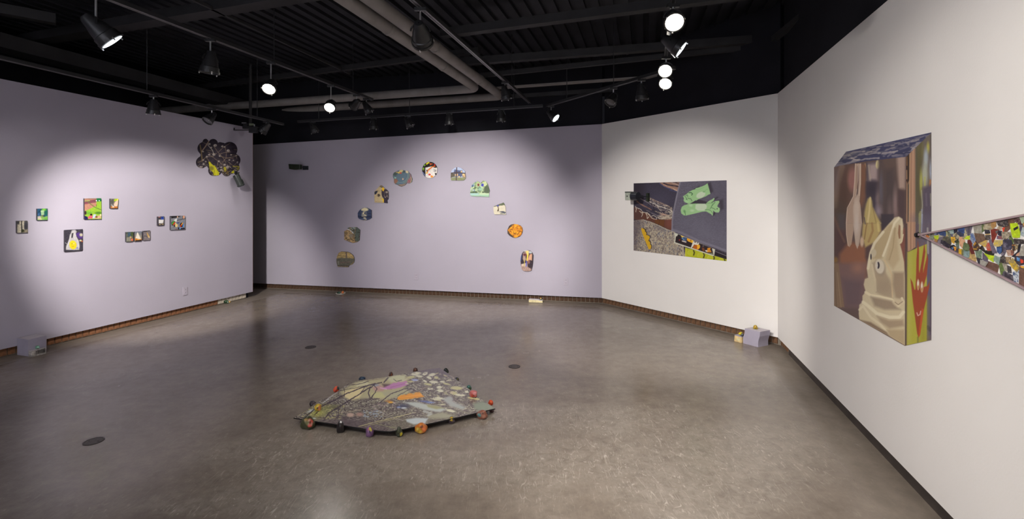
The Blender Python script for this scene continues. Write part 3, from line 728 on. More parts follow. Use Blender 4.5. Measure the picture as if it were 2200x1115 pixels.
apic([(410, 675), (430, 665), (622, 655), (622, 905), (600, 945), (410, 955)], LB, p_sail, 'small board of a white triangle over orange, middle of a row of three', GA)
apic([(672, 645), (875, 630), (875, 890), (855, 915), (672, 928)], LB, p_horn, 'small board of a yellow cone on grey ground, right of a row of three', GA)
apic([(1102, 215), (1295, 205), (1290, 465), (1275, 475), (1102, 485)], LB, p_cup, 'small board of a white square under a blue round shape', GA)
apic([(1488, 205), (1505, 195), (1922, 185), (1920, 580), (1900, 595), (1488, 618)], LB, p_toys, 'wider board of colourful toys on grey cloth, rightmost of the small pictures', GA)

# ---- the dark cloud shaped print near the end of the left wall
LC = (415, 290, 7.968)
def cloud_outline():
    cs = [(250, 345, 120), (215, 115, 50), (345, 145, 78), (462, 180, 58), (500, 200, 70), (625, 250, 132), (700, 430, 110), (720, 560, 78), (575, 625, 82), (400, 600, 98), (300, 520, 60), (160, 460, 100), (190, 230, 112), (150, 470, 100), (350, 610, 90), (650, 560, 105)]
    cx, cy = 430, 380; pts = []
    for k in range(150):
        a = 2 * math.pi * k / 150; dx, dy = math.cos(a), math.sin(a); best = 0
        for (x, y, r) in cs:
            ox, oy = x - cx, y - cy; b = ox * dx + oy * dy; q = b * b - (ox * ox + oy * oy - r * r)
            if q >= 0: best = max(best, b + math.sqrt(q))
        pts.append((cx + dx * best, cy + dy * best))
    return pts
def p_cloud(P):
    c = cv(P, (46, 38, 50), LC).grain(.3, 40, 40, 3)
    yel = (205, 200, 40)
    c.spots(.60, 30, 30, (95, 85, 80), 4, .7, mask=np.clip((c.Y - 330) / 200, 0, 1)).spots(.66, 12, 12, (190, 180, 165), 9, .9, mask=np.clip((c.Y - 420) / 160, 0, 1))
    tw = (150, 130, 108)
    c.line([(270, 100), (215, 190), (140, 290)], 18, (165, 140, 120), wob=3).line([(118, 170), (140, 290), (155, 450)], 14, (150, 128, 85)).line([(230, 150), (330, 260), (355, 330)], 9, (190, 180, 170)).line([(80, 470), (150, 440), (230, 370), (350, 370)], 7, tw)
    for L_ in [[(340, 170), (420, 290), (520, 400), (560, 480)], [(300, 350), (430, 450), (560, 560)], [(630, 140), (520, 210), (430, 290)], [(545, 200), (570, 320), (560, 400), (500, 470)], [(430, 340), (530, 300), (640, 290)], [(570, 400), (700, 370), (790, 340)], [(470, 370), (560, 390), (690, 400)], [(600, 460), (700, 540), (760, 580)], [(420, 470), (400, 570)], [(230, 390), (275, 450)], [(250, 290), (300, 320), (400, 320)], [(165, 120), (250, 170)], [(220, 260), (320, 270)], [(640, 330), (720, 350), (750, 400)], [(700, 250), (750, 255)], [(450, 540), (540, 590)]]:
        c.line(L_, 7, tw, .85, wob=5, seed=int(L_[0][0]))
    for (x, y, r) in [(278, 155, 20), (378, 178, 26), (500, 195, 18), (540, 205, 14), (600, 268, 24), (355, 335, 24), (275, 338, 18), (235, 372, 18), (455, 360, 15), (170, 285, 14), (440, 450, 16), (620, 428, 14), (690, 435, 11), (758, 465, 12), (540, 510, 20), (590, 545, 22), (740, 355, 12), (650, 342, 12), (180, 500, 18), (215, 455, 12), (130, 550, 22), (480, 600, 20), (310, 215, 14), (480, 555, 16), (175, 430, 14)]:
        c.ell(x, y, r, r * .8, (200, 190, 178), soft=.35).ell(x + 3, y + 2, r * .4, r * .35, (110, 95, 90), soft=.5)
    c.poly([(262, 455), (290, 460), (330, 510), (375, 530), (420, 610), (445, 640), (445, 692), (350, 692), (340, 640), (285, 590)], yel, soft=6).ell(315, 570, 40, 34, (125, 118, 50), rot=30, soft=.3, a=.8).line([(380, 560), (400, 690)], 12, (225, 220, 60)).line([(365, 600), (352, 690)], 6, (120, 112, 30))
    c.poly([(520, 545), (560, 550), (572, 610), (535, 640)], (180, 170, 45), soft=6).poly([(645, 650), (690, 600), (710, 645), (690, 655)], (200, 195, 35), soft=4).line([(680, 540), (740, 535), (795, 545)], 12, (175, 165, 45)).ell(770, 575, 22, 24, (150, 140, 40), soft=.4, a=.8)
    c.spots(.58, 22, 18, (130, 105, 60), 21, .8, mask=c.inside([(500, 610), (640, 600), (640, 700), (500, 700)])); return c
def cloud():
    wall_picture('cloud_print', WA, cloud_outline(), .004, p_cloud, 'dark cloud shaped print of twigs, white blossoms and yellow cloth', 'wall print', gain=.9, frame=LC, px=.7)
cloud()

# ---- shaped boards forming an arch on the back wall
BA = (790, 335, 9.694); BB = (710, 430, 7.19); BC = (955, 345, 8.579); BD = (1080, 470, 8.92)
def p_round(P):
    c = cv(P, (228, 222, 216), BA)
    c.poly([(1120, 100), (1470, 100), (1470, 235), (1400, 250), (1330, 215), (1200, 245), (1205, 440), (1120, 440)], (40, 32, 34), soft=4).grain(.12, 14, 30, 2)
    c.line([(1230, 165), (1270, 135)], 32, (225, 215, 50)).ell(1185, 195, 20, 14, (120, 185, 50), rot=-50).ell(1160, 270, 18, 30, (130, 190, 60)).ell(1160, 280, 6, 8, (40, 40, 30)).line([(1290, 150), (1320, 170), (1300, 185)], 14, (225, 105, 45)).line([(1320, 168), (1345, 165)], 14, (225, 105, 45)).ell(1395, 180, 16, 22, (175, 35, 40))
    c.line([(1395, 215), (1340, 230), (1300, 265), (1255, 295), (1235, 345)], 20, (222, 115, 45), wob=8).ell(1230, 355, 18, 14, (235, 190, 60)).ell(1385, 305, 14, 28, (110, 108, 112)).ell(1385, 305, 7, 18, (215, 212, 208)).ell(1415, 310, 10, 26, (125, 120, 122)).ell(1288, 388, 24, 20, (215, 70, 65)).poly([(1320, 400), (1375, 430), (1340, 450), (1310, 440)], (235, 140, 40), soft=5).ell(1415, 375, 16, 20, (40, 35, 38)).line([(1145, 340), (1200, 410)], 16, (110, 130, 175)).line([(1300, 130), (1290, 230)], 5, (80, 70, 70)).ell(1232, 305, 16, 20, (60, 50, 45), a=.7)
    return c
def p_blue(P):
    c = cv(P, (104, 116, 124), BA).grain(.18, 30, 30, 2)
    for r, col in ((1.0, (95, 112, 122)), (.9, (150, 168, 140)), (.86, (92, 112, 128)), (.76, (150, 172, 160)), (.72, (88, 108, 128)), (.6, (100, 120, 134))): c.ell(690, 410, 190 * r, 185 * r, col, rot=-40, soft=.03)
    c.ell(565, 370, 50, 40, (82, 96, 92), soft=.4).poly([(870, 350), (925, 450), (900, 570), (810, 565), (830, 510), (880, 440)], (150, 110, 115), soft=8, wob=8).line([(900, 440), (915, 500), (890, 560)], 14, (165, 160, 120)).line([(850, 500), (880, 540)], 8, (170, 60, 60)).poly([(640, 590), (800, 575), (760, 620), (700, 635), (650, 620)], (140, 122, 108), soft=8)
    c.ell(695, 315, 45, 26, (205, 190, 135), rot=-15).ell(612, 340, 26, 12, (195, 170, 110)).ell(648, 350, 20, 17, (220, 200, 90)).ell(685, 355, 22, 18, (205, 95, 80)).ell(818, 330, 32, 28, (215, 200, 165), rot=40).ell(575, 457, 20, 18, (150, 195, 175)).ell(733, 482, 15, 22, (200, 165, 140)).ell(755, 330, 30, 22, (75, 88, 88), a=.8)
    c.poly([(550, 490), (590, 465), (615, 500), (635, 515), (600, 560), (570, 585), (550, 550)], (150, 108, 90), soft=6, wob=4).ell(690, 570, 50, 14, (90, 115, 140), soft=.5); return c
def p_house(P):
    c = cv(P, (200, 180, 140), BA)
    c.poly([(285, 720), (300, 680), (420, 700), (440, 900), (410, 990), (340, 990), (335, 900), (290, 820)], (62, 55, 68), soft=5, wob=6).poly([(240, 640), (275, 610), (330, 650), (300, 670)], (120, 108, 92), soft=6)
    c.poly([(140, 750), (165, 730), (210, 722), (205, 750), (170, 800), (140, 800)], (55, 60, 78)).ell(320, 695, 24, 42, (238, 190, 45), rot=-10).poly([(290, 880), (338, 900), (338, 965), (315, 965), (312, 915), (290, 910)], (238, 200, 60)).ell(230, 820, 28, 28, (95, 80, 70), soft=.4).ell(225, 805, 12, 10, (30, 25, 28)).line([(210, 845), (260, 820)], 8, (50, 42, 40))
    c.ell(395, 755, 26, 22, (165, 150, 135), soft=.5).line([(340, 820), (365, 870), (395, 835)], 10, (170, 155, 140)).line([(400, 810), (420, 860)], 12, (150, 138, 125)).line([(155, 945), (325, 950)], 5, (150, 130, 95)).line([(200, 740), (290, 715)], 5, (150, 132, 100)).line([(340, 720), (350, 830)], 16, (95, 82, 80)); return c.grain(.10, 12, 12, 4)
def p_sea(P):
    c = cv(P, (58, 68, 95), BB).grain(.35, 60, 6, 2).ell(530, 145, 55, 26, (225, 215, 175), soft=.25).line([(480, 165), (580, 168)], 5, (120, 118, 110))
    c.spots(.55, 22, 7, (215, 205, 170), 8, 1, mask=np.clip(1.3 - np.abs(c.X - 522) / 45, 0, 1)).line([(485, 245), (560, 240)], 9, (220, 210, 175), wob=4).line([(520, 185), (510, 215), (545, 235)], 8, (215, 205, 170), wob=4).poly([(425, 250), (640, 245), (640, 262), (425, 268)], (40, 48, 72), .7); return c
def p_field(P):
    c = cv(P, (150, 125, 90), BB).grain(.35, 18, 18, 2)
    c.poly([(260, 420), (450, 415), (460, 470), (440, 640), (385, 640), (360, 520), (330, 470), (265, 450)], (85, 95, 88), soft=10, wob=6).ell(350, 435, 35, 18, (150, 165, 165), soft=.5).line([(262, 448), (310, 465), (352, 510)], 13, (205, 215, 230)).line([(385, 430), (365, 640)], 9, (150, 125, 90), .8).spots(.56, 12, 12, (205, 175, 130), 5, .7, mask=np.clip((360 - c.X) / 40, 0, 1)).spots(.6, 9, 12, (60, 55, 48), 12, .8).ell(320, 550, 30, 30, (130, 125, 118), soft=.4, a=.7); return c
def p_grain(P):
    c = cv(P, (168, 145, 98), BB).grain(.2, 60, 8, 2).grain(.2, 12, 12, 6)
    c.line([(245, 800), (246, 900)], 22, (105, 92, 85), .9).poly([(85, 905), (150, 890), (365, 905), (365, 950), (270, 1030), (100, 1020)], (96, 94, 84), soft=10, wob=10).line([(150, 970), (290, 960)], 14, (120, 90, 85), .6, wob=10).ell(122, 970, 12, 28, (165, 165, 150), soft=.5, a=.6).line([(105, 1012), (275, 1018)], 12, (75, 68, 62)).line([(170, 795), (250, 800)], 8, (110, 95, 85), wob=5).grain(.2, 8, 8, 9); return c
def p_window(P):
    c = cv(P, (178, 192, 220), BC).poly([(170, 215), (185, 165), (260, 180), (330, 180), (330, 230), (350, 260), (300, 300), (175, 290)], (88, 96, 128), soft=6)
    c.poly([(110, 225), (180, 240), (200, 290), (110, 320)], (95, 90, 78), soft=8).poly([(330, 250), (395, 235), (395, 330), (330, 320)], (150, 130, 110), soft=10, wob=8).poly([(110, 320), (200, 300), (395, 320), (395, 370), (120, 370)], (135, 140, 105), soft=10)
    for (x, y, r1, r2) in [(312, 205, 12, 18), (238, 262, 9, 22), (200, 265, 9, 18), (270, 298, 14, 12), (350, 258, 22, 14), (365, 285, 14, 10)]: c.ell(x, y, r1, r2, (250, 205, 140), soft=.4)
    c.line([(117, 230), (245, 222), (380, 235)], 17, (78, 66, 62)).line([(226, 125), (215, 365)], 17, (82, 66, 66)); return c.grain(.10, 10, 10, 4)
def p_eyes(P):
    c = cv(P, (160, 182, 140), BC).grain(.30, 26, 26, 2).spots(.58, 22, 22, (205, 215, 175), 3, .8)
    c.spots(.6, 18, 18, (95, 125, 200), 12, .8, mask=np.clip((650 - c.X) / 60, 0, 1))
    c.spots(.6, 20, 20, (70, 85, 62), 17, .9).poly([(720, 560), (740, 480), (800, 440), (832, 560), (825, 600), (700, 600)], (85, 98, 78), soft=18, wob=14).poly([(475, 570), (600, 570), (600, 605), (475, 605)], (80, 98, 70), soft=12, wob=10)
    c.poly([(470, 602), (830, 602), (830, 680), (470, 680)], (158, 192, 165)).poly([(620, 625), (660, 600), (820, 605), (820, 625)], (196, 215, 178), soft=6).poly([(475, 600), (625, 605), (620, 635), (480, 640)], (165, 200, 195), soft=6).ell(660, 520, 36, 40, (130, 180, 165), soft=.5, a=.6)
    c.ell(620, 435, 46, 44, (165, 185, 130), soft=.1).ell(730, 435, 46, 44, (190, 200, 150), soft=.1).ell(624, 447, 27, 30, (205, 195, 180), soft=.06).ell(624, 447, 22, 26, (128, 78, 66), soft=.06).ell(624, 447, 9, 11, (95, 62, 55)).ell(700, 450, 28, 31, (190, 195, 220), soft=.06).ell(700, 450, 24, 28, (68, 72, 165), soft=.06); return c
def p_jump(P):
    c = cv(P, (208, 200, 178), BC).grain(.06, 10, 10, 2).poly([(895, 845), (960, 820), (1060, 770), (1100, 770), (1120, 820), (960, 838), (930, 850)], (95, 102, 80), soft=6, wob=6)
    c.ell(982, 832, 20, 17, (72, 75, 150)).line([(985, 850), (995, 890), (985, 930)], 17, (105, 90, 72)).line([(985, 900), (972, 930)], 8, (80, 66, 58)).line([(1000, 900), (998, 930)], 6, (60, 52, 50)).poly([(1000, 940), (1080, 932), (1130, 950), (1120, 975), (1060, 960)], (66, 72, 88), soft=4).ell(1050, 975, 30, 8, (100, 102, 100)).ell(1100, 975, 20, 12, (130, 132, 122), soft=.4); return c
def p_orange(P):
    c = cv(P, (205, 130, 35), BD).grain(.35, 34, 34, 2)
    t = math.radians(-40); u = c.X * math.cos(t) + c.Y * math.sin(t); v = -c.X * math.sin(t) + c.Y * math.cos(t)
    c.c *= (1 + .5 * (noise(u, v, 90, 12, 4) - .5))[:, None]
    c.ell(215, 255, 50, 40, (235, 165, 45), soft=.6, a=.7).spots(.63, 16, 16, (110, 65, 25), 8, .8).line([(205, 275), (250, 292), (305, 285)], 10, (95, 55, 25)).poly([(85, 200), (130, 115), (215, 100), (120, 190), (95, 215), (120, 260), (170, 310), (210, 350), (160, 350), (90, 300)], (62, 55, 52), soft=10, wob=10).line([(365, 170), (380, 230), (350, 300), (300, 340)], 8, (90, 50, 20), .7); return c
def p_candle(P):
    c = cv(P, (52, 42, 50), BD).grain(.25, 16, 16, 2)
    c.ell(450, 615, 60, 18, (185, 180, 175), soft=.3).ell(530, 640, 40, 25, (165, 170, 175), soft=.3).poly([(385, 650), (455, 620), (460, 690), (420, 780), (390, 790)], (130, 112, 108), soft=8).ell(425, 690, 28, 22, (95, 45, 50), soft=.4).poly([(440, 625), (495, 615), (500, 680), (475, 790), (455, 800), (468, 700)], (235, 195, 110), soft=8).line([(480, 690), (468, 800)], 18, (240, 200, 70))
    c.poly([(520, 680), (565, 670), (560, 800), (520, 790), (470, 830), (480, 770)], (190, 145, 118), soft=8).poly([(395, 700), (440, 740), (450, 780), (410, 830), (385, 760)], (165, 140, 125), soft=8).ell(500, 830, 22, 35, (130, 88, 78), soft=.4).poly([(355, 870), (470, 840), (475, 925), (355, 910)], (195, 175, 160), soft=8).line([(422, 790), (410, 915)], 13, (165, 150, 70)).line([(455, 810), (450, 915)], 20, (80, 82, 165))
    c.poly([(345, 905), (480, 920), (545, 960), (550, 1010), (370, 1010)], (165, 138, 128), soft=8).spots(.6, 8, 8, (105, 85, 80), 9, .8, mask=np.clip((c.Y - 915) / 20, 0, 1)).line([(360, 690), (350, 800)], 16, (60, 72, 120)); return c
def circ(cx, cy, rx, ry, n=40, j=0, seed=0):
    r = random.Random(seed); return [(cx + rx * (1 + r.uniform(-j, j)) * math.cos(2 * math.pi * k / n), cy + ry * (1 + r.uniform(-j, j)) * math.sin(2 * math.pi * k / n)) for k in range(n)]
GB = 1.0
def bpic(o, fr, paint, label, g=1.0, th=.018):
    wall_picture('shaped_board', WB, o, th, paint, label, 'picture', gain=g * GB, group='shaped picture boards arching over the back wall', frame=fr, px=.6)
bpic([(168, 792), (255, 798), (300, 815), (345, 850), (362, 885), (367, 925), (360, 965), (335, 992), (285, 1010), (272, 1035), (112, 1028), (95, 975), (90, 920), (100, 870), (125, 815)], BB, p_grain, 'brown and grey board with a flat foot, lowest at the left of the arch', 1.25)
bpic([(265, 430), (295, 418), (400, 416), (455, 460), (445, 620), (415, 645), (345, 662), (300, 640), (212, 612), (212, 480), (262, 455)], BB, p_field, 'angular board of brown and green field, second up at the left', 1.2)
bpic([(475, 130), (510, 116), (560, 116), (600, 135), (632, 155), (634, 275), (600, 298), (540, 316), (500, 312), (440, 285), (422, 262), (420, 200), (440, 165)], BB, p_sea, 'dark blue rounded board with pale light glitter, third up at the left', 1.1)
bpic([(268, 608), (290, 615), (345, 665), (405, 715), (430, 745), (432, 850), (425, 905), (405, 920), (410, 985), (345, 975), (150, 970), (140, 940), (138, 745), (180, 700), (235, 640)], BA, p_house, 'house shaped beige board with a yellow spot, fourth up at the left', 1.0)
bpic([(590, 325), (650, 298), (690, 288), (745, 295), (790, 305), (830, 310), (860, 350), (895, 380), (910, 440), (930, 480), (915, 545), (870, 572), (810, 568), (770, 612), (705, 636), (650, 620), (632, 598), (580, 590), (548, 555), (545, 480), (520, 430), (525, 385), (545, 350)], BA, p_blue, 'lobed teal board with pebble shapes, left of the round board', 1.05)
bpic(circ(1292, 293, 158, 170), BA, p_round, 'round board in black, white and orange at the top of the arch', 1.0)
bpic([(195, 130), (250, 118), (310, 140), (375, 195), (392, 300), (385, 335), (350, 366), (125, 366), (112, 320), (118, 215), (140, 170)], BC, p_window, 'board showing a window cross before lit houses, right of the round board', 1.0)
bpic([(520, 430), (560, 395), (605, 378), (640, 395), (660, 420), (680, 400), (710, 368), (765, 385), (795, 430), (820, 510), (832, 560), (822, 610), (820, 668), (690, 662), (665, 655), (640, 662), (495, 655), (470, 620), (480, 520), (500, 455)], BC, p_eyes, 'frog like green board with one brown and one blue eye spot', 1.0)
bpic([(900, 845), (960, 820), (1010, 800), (1060, 785), (1082, 772), (1105, 800), (1125, 860), (1132, 990), (1110, 1000), (1070, 990), (920, 992), (908, 960), (900, 880)], BC, p_jump, 'cream board with a small leaping figure in blue and its dark shadow', 1.0)
bpic([(90, 215), (120, 140), (160, 110), (215, 100), (280, 108), (340, 130), (375, 170), (384, 230), (365, 290), (330, 335), (250, 362), (190, 355), (130, 320), (92, 280)], BD, p_orange, 'round orange board with a dark rim at its left side', 1.15)
bpic([(385, 640), (430, 605), (480, 597), (530, 612), (570, 650), (588, 700), (580, 850), (565, 940), (545, 995), (480, 1008), (400, 1000), (365, 965), (350, 900), (340, 800), (350, 720), (370, 665)], BD, p_candle, 'tall oval board with a blue candle and pale hands, lowest at right', 1.2)
# ------------------------------------------------------------------ large flat prints: a ruled fine grid between two outlines
def ruled(A, B, n1, n2, mapf):
    """A, B: polylines [(s, v)] over the same sweep s; returns mesh verts/faces through mapf(s, v)"""
    sa = np.array([p[0] for p in A]); va = np.array([p[1] for p in A]); sb = np.array([p[0] for p in B]); vb = np.array([p[1] for p in B])
    S = np.unique(np.concatenate([np.linspace(sa[0], sa[-1], n1), sa, sb]))
    t = np.linspace(0, 1, n2)[None, :]
    lo = np.interp(S, sa, va)[:, None]; hi = np.interp(S, sb, vb)[:, None]
    V = lo * (1 - t) + hi * t
    P = mapf(np.repeat(S[:, None], n2, 1).ravel(), V.ravel())
    n = len(S); idx = np.arange(n * n2).reshape(n, n2)
    f = np.stack([idx[:-1, :-1], idx[1:, :-1], idx[1:, 1:], idx[:-1, 1:]], -1).reshape(-1, 4)
    return P, f
def np_mesh(name, P, f, parent, paint, gain, m='ink', nrm=None):
    off = np.array(ORIG[parent.name])
    e1 = P[f[len(f) // 2][1]] - P[f[len(f) // 2][0]]; e2 = P[f[len(f) // 2][3]] - P[f[len(f) // 2][0]]
    if nrm is not None and np.dot(np.cross(e1, e2), np.array(nrm)) < 0: f = f[:, ::-1]
    me = bpy.data.meshes.new(name)
    me.vertices.add(len(P)); me.vertices.foreach_set('co', (P - off).ravel())
    me.loops.add(f.size); me.loops.foreach_set('vertex_index', f.ravel().astype(np.int32))
    me.polygons.add(len(f)); me.polygons.foreach_set('loop_start', np.arange(0, f.size, 4)); me.polygons.foreach_set('loop_total', np.full(len(f), 4))
    me.update(calc_edges=True); me.validate(); me.materials.append(M[m])
    ink(me, off, paint, gain)
    o = bpy.data.objects.new(name, me); COL.objects.link(o); o.parent = parent
    return o
def wall_print(name, W, A, B, th, n1, n2, paint, label, gain, cat='wall print'):
    """A: lower outline, B: upper outline in picture pixels, both running left to right"""
    P = [W.at(x, y, th) for x, y in A] + [W.at(x, y, th) for x, y in B[::-1]]
    c = sum(P, Vector()) / len(P); t = thing(name, c - W.n * (th - .0008), label, cat)
    cA = [((W.at(x, y, th) - W.p0).dot(W.u), W.at(x, y, th).z) for x, y in A]; cB = [((W.at(x, y, th) - W.p0).dot(W.u), W.at(x, y, th).z) for x, y in B]
    cB[0] = (cA[0][0], cB[0][1]); cB[-1] = (cA[-1][0], cB[-1][1])
    ring = [W.pt(q[0], th, q[1]) for q in cA] + [W.pt(q[0], th, q[1]) for q in cB[::-1]]
    MB().prism([p - W.n * (th - .0008) for p in ring], [p - W.n * .0006 for p in ring]).build('vinyl_sheet', mat(name + ' sheet edge', (.5, .48, .46), .6), t)
    u = np.array(W.u); b = np.array(W.p0) + np.array(W.n) * th
    V, f = ruled(cA, cB, n1, n2, lambda s, z: b[None, :] + u[None, :] * s[:, None] + np.array([0, 0, 1])[None, :] * z[:, None])
    np_mesh('printed_face', V, f, t, paint, gain, nrm=W.n)
    return t

# ---- the square poster on the short white wall
LP = (1330, 370, 5.308); L1 = (1355, 385, 12.39); L2 = (1440, 380, 11.74); L3 = (1355, 470, 12.39); L4 = (1440, 480, 12.39)
def p_poster(P):
    c = cv(P, (62, 56, 68), LP).grain(.25, 8, 8, 2)
    # denim, darker towards the top left
    c.poly([(160, 100), (700, 100), (680, 240), (620, 450), (600, 550), (350, 540), (160, 420)], (60, 56, 70), soft=4).grain(.15, 5, 5, 3)
    c.fr(*L1)
    c.ell(700, 560, 420, 260, (78, 74, 92), soft=.7, a=.6).ell(180, 250, 160, 220, (48, 42, 50), soft=.7, a=.8)
    c.poly([(760, 90), (1330, 80), (1290, 190), (1255, 330), (1160, 290), (1000, 230), (880, 190)], (150, 118, 102), soft=10, wob=14).line([(880, 110), (1000, 150), (1290, 200)], 32, (52, 46, 58), wob=8).line([(1090, 95), (1290, 165)], 12, (180, 165, 160), wob=6).line([(1180, 85), (1300, 130)], 18, (60, 52, 62)).line([(1010, 200), (1250, 300)], 30, (175, 140, 118), .8, wob=12).line([(760, 110), (900, 200), (1100, 280)], 16, (72, 78, 120), wob=6).line([(860, 130), (960, 180)], 18, (190, 150, 130), .8, wob=12).line([(1130, 260), (1250, 320)], 14, (215, 195, 180), .8, wob=6)
    c.line([(1040, 290), (1240, 340)], 14, (74, 78, 118), wob=8)
    # frayed bands
    for pts, w_, col, a in [([(510, 500), (620, 560), (800, 640), (1000, 720), (1080, 780)], 40, (140, 120, 112), .9), ([(490, 590), (640, 660), (760, 720), (930, 780), (1060, 820), (1135, 900)], 22, (215, 208, 198), 1), ([(230, 500), (420, 600), (560, 690), (760, 770)], 14, (150, 140, 140), .9), ([(160, 590), (300, 680), (440, 750), (550, 810)], 30, (150, 115, 98), .9), ([(430, 830), (560, 900), (700, 960), (850, 1010)], 26, (130, 122, 128), .8), ([(640, 850), (800, 900), (950, 960), (1090, 960)], 30, (170, 155, 140), .8), ([(560, 660), (600, 740), (640, 830)], 22, (48, 40, 50), .9), ([(800, 800), (1000, 850), (1110, 900)], 36, (92, 82, 96), .9), ([(130, 700), (300, 780), (440, 870), (560, 960)], 34, (62, 54, 66), .9), ([(520, 690), (700, 760)], 18, (95, 85, 100), .9)]:
        c.line(pts, w_, col, a, wob=12, seed=int(pts[0][0]))
    c.spots(.58, 26, 9, (205, 190, 172), 31, .9, rot=25, mask=c.inside([(500, 500), (1100, 740), (1140, 900), (1110, 980), (900, 930), (520, 640)]))
    c.spots(.60, 22, 10, (45, 38, 48), 35, .8, rot=25, mask=c.inside([(500, 500), (1100, 740), (1140, 900), (1000, 1040), (700, 1010), (420, 830)]))
    # wooden floor and its fringe
    c.poly([(90, 740), (220, 800), (330, 880), (430, 900), (560, 1000), (700, 1070), (850, 1080), (1120, 1050), (1100, 1420), (900, 1320), (600, 1180), (90, 1060)], (98, 62, 52), soft=8).line([(330, 900), (250, 1120)], 6, (70, 42, 36)).line([(560, 1020), (540, 1150)], 6, (70, 42, 36)).poly([(650, 1060), (900, 1080), (880, 1330), (640, 1200)], (105, 66, 40), soft=6).line([(770, 1080), (740, 1260)], 8, (66, 40, 34)).line([(900, 1080), (880, 1330)], 6, (82, 50, 42)).ell(1020, 1180, 90, 130, (120, 72, 62), soft=.6, a=.8)
    c.poly([(90, 740), (300, 900), (330, 1000), (200, 1080), (90, 1060)], (80, 58, 58), soft=30, a=.6)
    fr = (208, 195, 178)
    for pts in [[(130, 720), (150, 800), (135, 870)], [(160, 760), (260, 800), (330, 890), (285, 1000)], [(230, 850), (290, 900), (330, 880)], [(400, 890), (430, 960), (445, 1050), (480, 1000)], [(430, 890), (500, 960), (545, 1020), (610, 1060), (690, 1070), (690, 1010), (600, 960), (545, 990)], [(340, 880), (440, 900), (520, 960)], [(720, 1000), (760, 1050), (850, 1060), (920, 1020)], [(1040, 920), (1100, 940), (1110, 1000), (1060, 1040)]]:
        c.line(pts, 17, fr, .9, wob=10, seed=int(pts[0][0] + pts[0][1]))
    c.ell(930, 1010, 190, 60, (208, 192, 168), rot=4, soft=.35, a=.9).ell(870, 940, 90, 30, (195, 160, 140), rot=10, soft=.5, a=.8).spots(.60, 30, 8, (85, 70, 75), 41, .9, mask=c.inside([(720, 960), (1130, 930), (1110, 1080), (760, 1070)]), rot=-10).line([(1060, 830), (1150, 900), (1130, 920), (1000, 860)], 18, (205, 195, 175), wob=6)
    # rug
    rug = [(0, 60), (340, 10), (560, 80), (760, 170), (960, 260), (1180, 350), (1200, 640), (1400, 700), (1460, 1000), (0, 1000)]
    c.fr(*L3)
    def rugf(q):
        q.poly(rug, (150, 138, 128)).spots(.52, 28, 44, (182, 172, 152), 51, .9).spots(.60, 20, 34, (95, 85, 88), 55, .8).spots(.64, 16, 24, (198, 184, 150), 58, .8).spots(.69, 24, 40, (110, 112, 128), 61, .8)
        q.poly([(0, 0), (330, 0), (250, 300), (180, 600), (130, 1000), (0, 1000)], (84, 74, 84), soft=90, a=.65).ell(800, 260, 170, 60, (110, 104, 110), rot=20, soft=.7, a=.6)
    c.keep(c.inside(rug), rugf).line([(340, 10), (560, 85), (760, 165), (960, 262), (1090, 320)], 12, (60, 48, 46), .9, wob=6).line([(340, 28), (560, 100), (960, 280), (1180, 360)], 16, (196, 186, 166), .7, wob=10)
    scal = [(275, 265), (310, 245), (350, 270), (382, 300), (378, 335), (410, 360), (420, 400), (410, 430), (465, 442), (500, 465), (510, 500), (470, 585), (510, 615), (522, 650), (515, 680), (540, 700), (548, 730), (535, 800), (515, 818), (480, 810), (400, 620), (320, 420)]
    c.poly([(x + 22, y - 12) for x, y in scal], (58, 50, 52), soft=8, a=.9).poly(scal, (212, 168, 42), soft=3)
    # sofa seat
    c.fr(*LP)
    sofa = [(700, 95), (1240, 88), (1240, 915), (1090, 860), (900, 790), (700, 700), (600, 668), (602, 560), (620, 440), (660, 260)]
    def sf(q):
        q.poly(sofa, (96, 92, 106)).grain(.16, 14, 3, 71).grain(.14, 3, 3, 72).ell(960, 680, 280, 150, (112, 110, 124), rot=20, soft=.9, a=.55).ell(1160, 300, 150, 260, (84, 80, 94), soft=.8, a=.6)
    c.keep(c.inside(sofa), sf).line([(700, 100), (660, 260), (622, 440), (606, 560), (604, 665)], 16, (128, 124, 138), .9).line([(610, 660), (700, 690), (900, 785), (1090, 850), (1235, 905)], 34, (134, 130, 146), .55)
    # green socks
    c.fr(*L2); g1 = (152, 192, 138); sh = (58, 52, 62)
    c.poly([(940, 170), (1020, 130), (1085, 370), (1010, 430), (980, 350)], sh, soft=26, a=.8).poly([(510, 640), (700, 560), (960, 640), (900, 680), (700, 690), (520, 680)], sh, soft=16, a=.9).poly([(400, 430), (600, 300), (740, 220), (740, 260), (420, 450)], sh, soft=10, a=.8)
    up_ = [(320, 490), (400, 440), (480, 370), (560, 330), (630, 310), (640, 285), (720, 265), (800, 240), (880, 205), (940, 160), (960, 230), (1015, 430), (960, 450), (900, 490), (800, 530), (700, 570), (655, 600), (640, 590), (560, 640), (470, 685), (380, 640), (335, 600), (345, 540)]
    c.poly(up_, g1, soft=5).ell(770, 455, 120, 72, (190, 205, 178), rot=-25, soft=.12).line([(880, 350), (930, 300), (960, 340)], 10, (120, 165, 112), .7, wob=6).ell(850, 375, 30, 18, (125, 168, 118), soft=.5).line([(640, 310), (700, 330), (860, 260)], 12, (132, 175, 120), .7)
    c.line([(470, 400), (530, 395), (560, 430), (540, 460)], 20, (60, 92, 68), wob=4).line([(390, 470), (430, 455), (440, 500)], 14, (80, 115, 85), wob=4).line([(360, 480), (400, 530), (430, 580), (400, 560)], 14, (75, 110, 80), .9, wob=6).line([(440, 535), (520, 555), (550, 610)], 11, (45, 60, 50)).line([(470, 440), (530, 500)], 22, (165, 205, 150)).ell(420, 620, 60, 30, (165, 208, 152), soft=.5, a=.7)
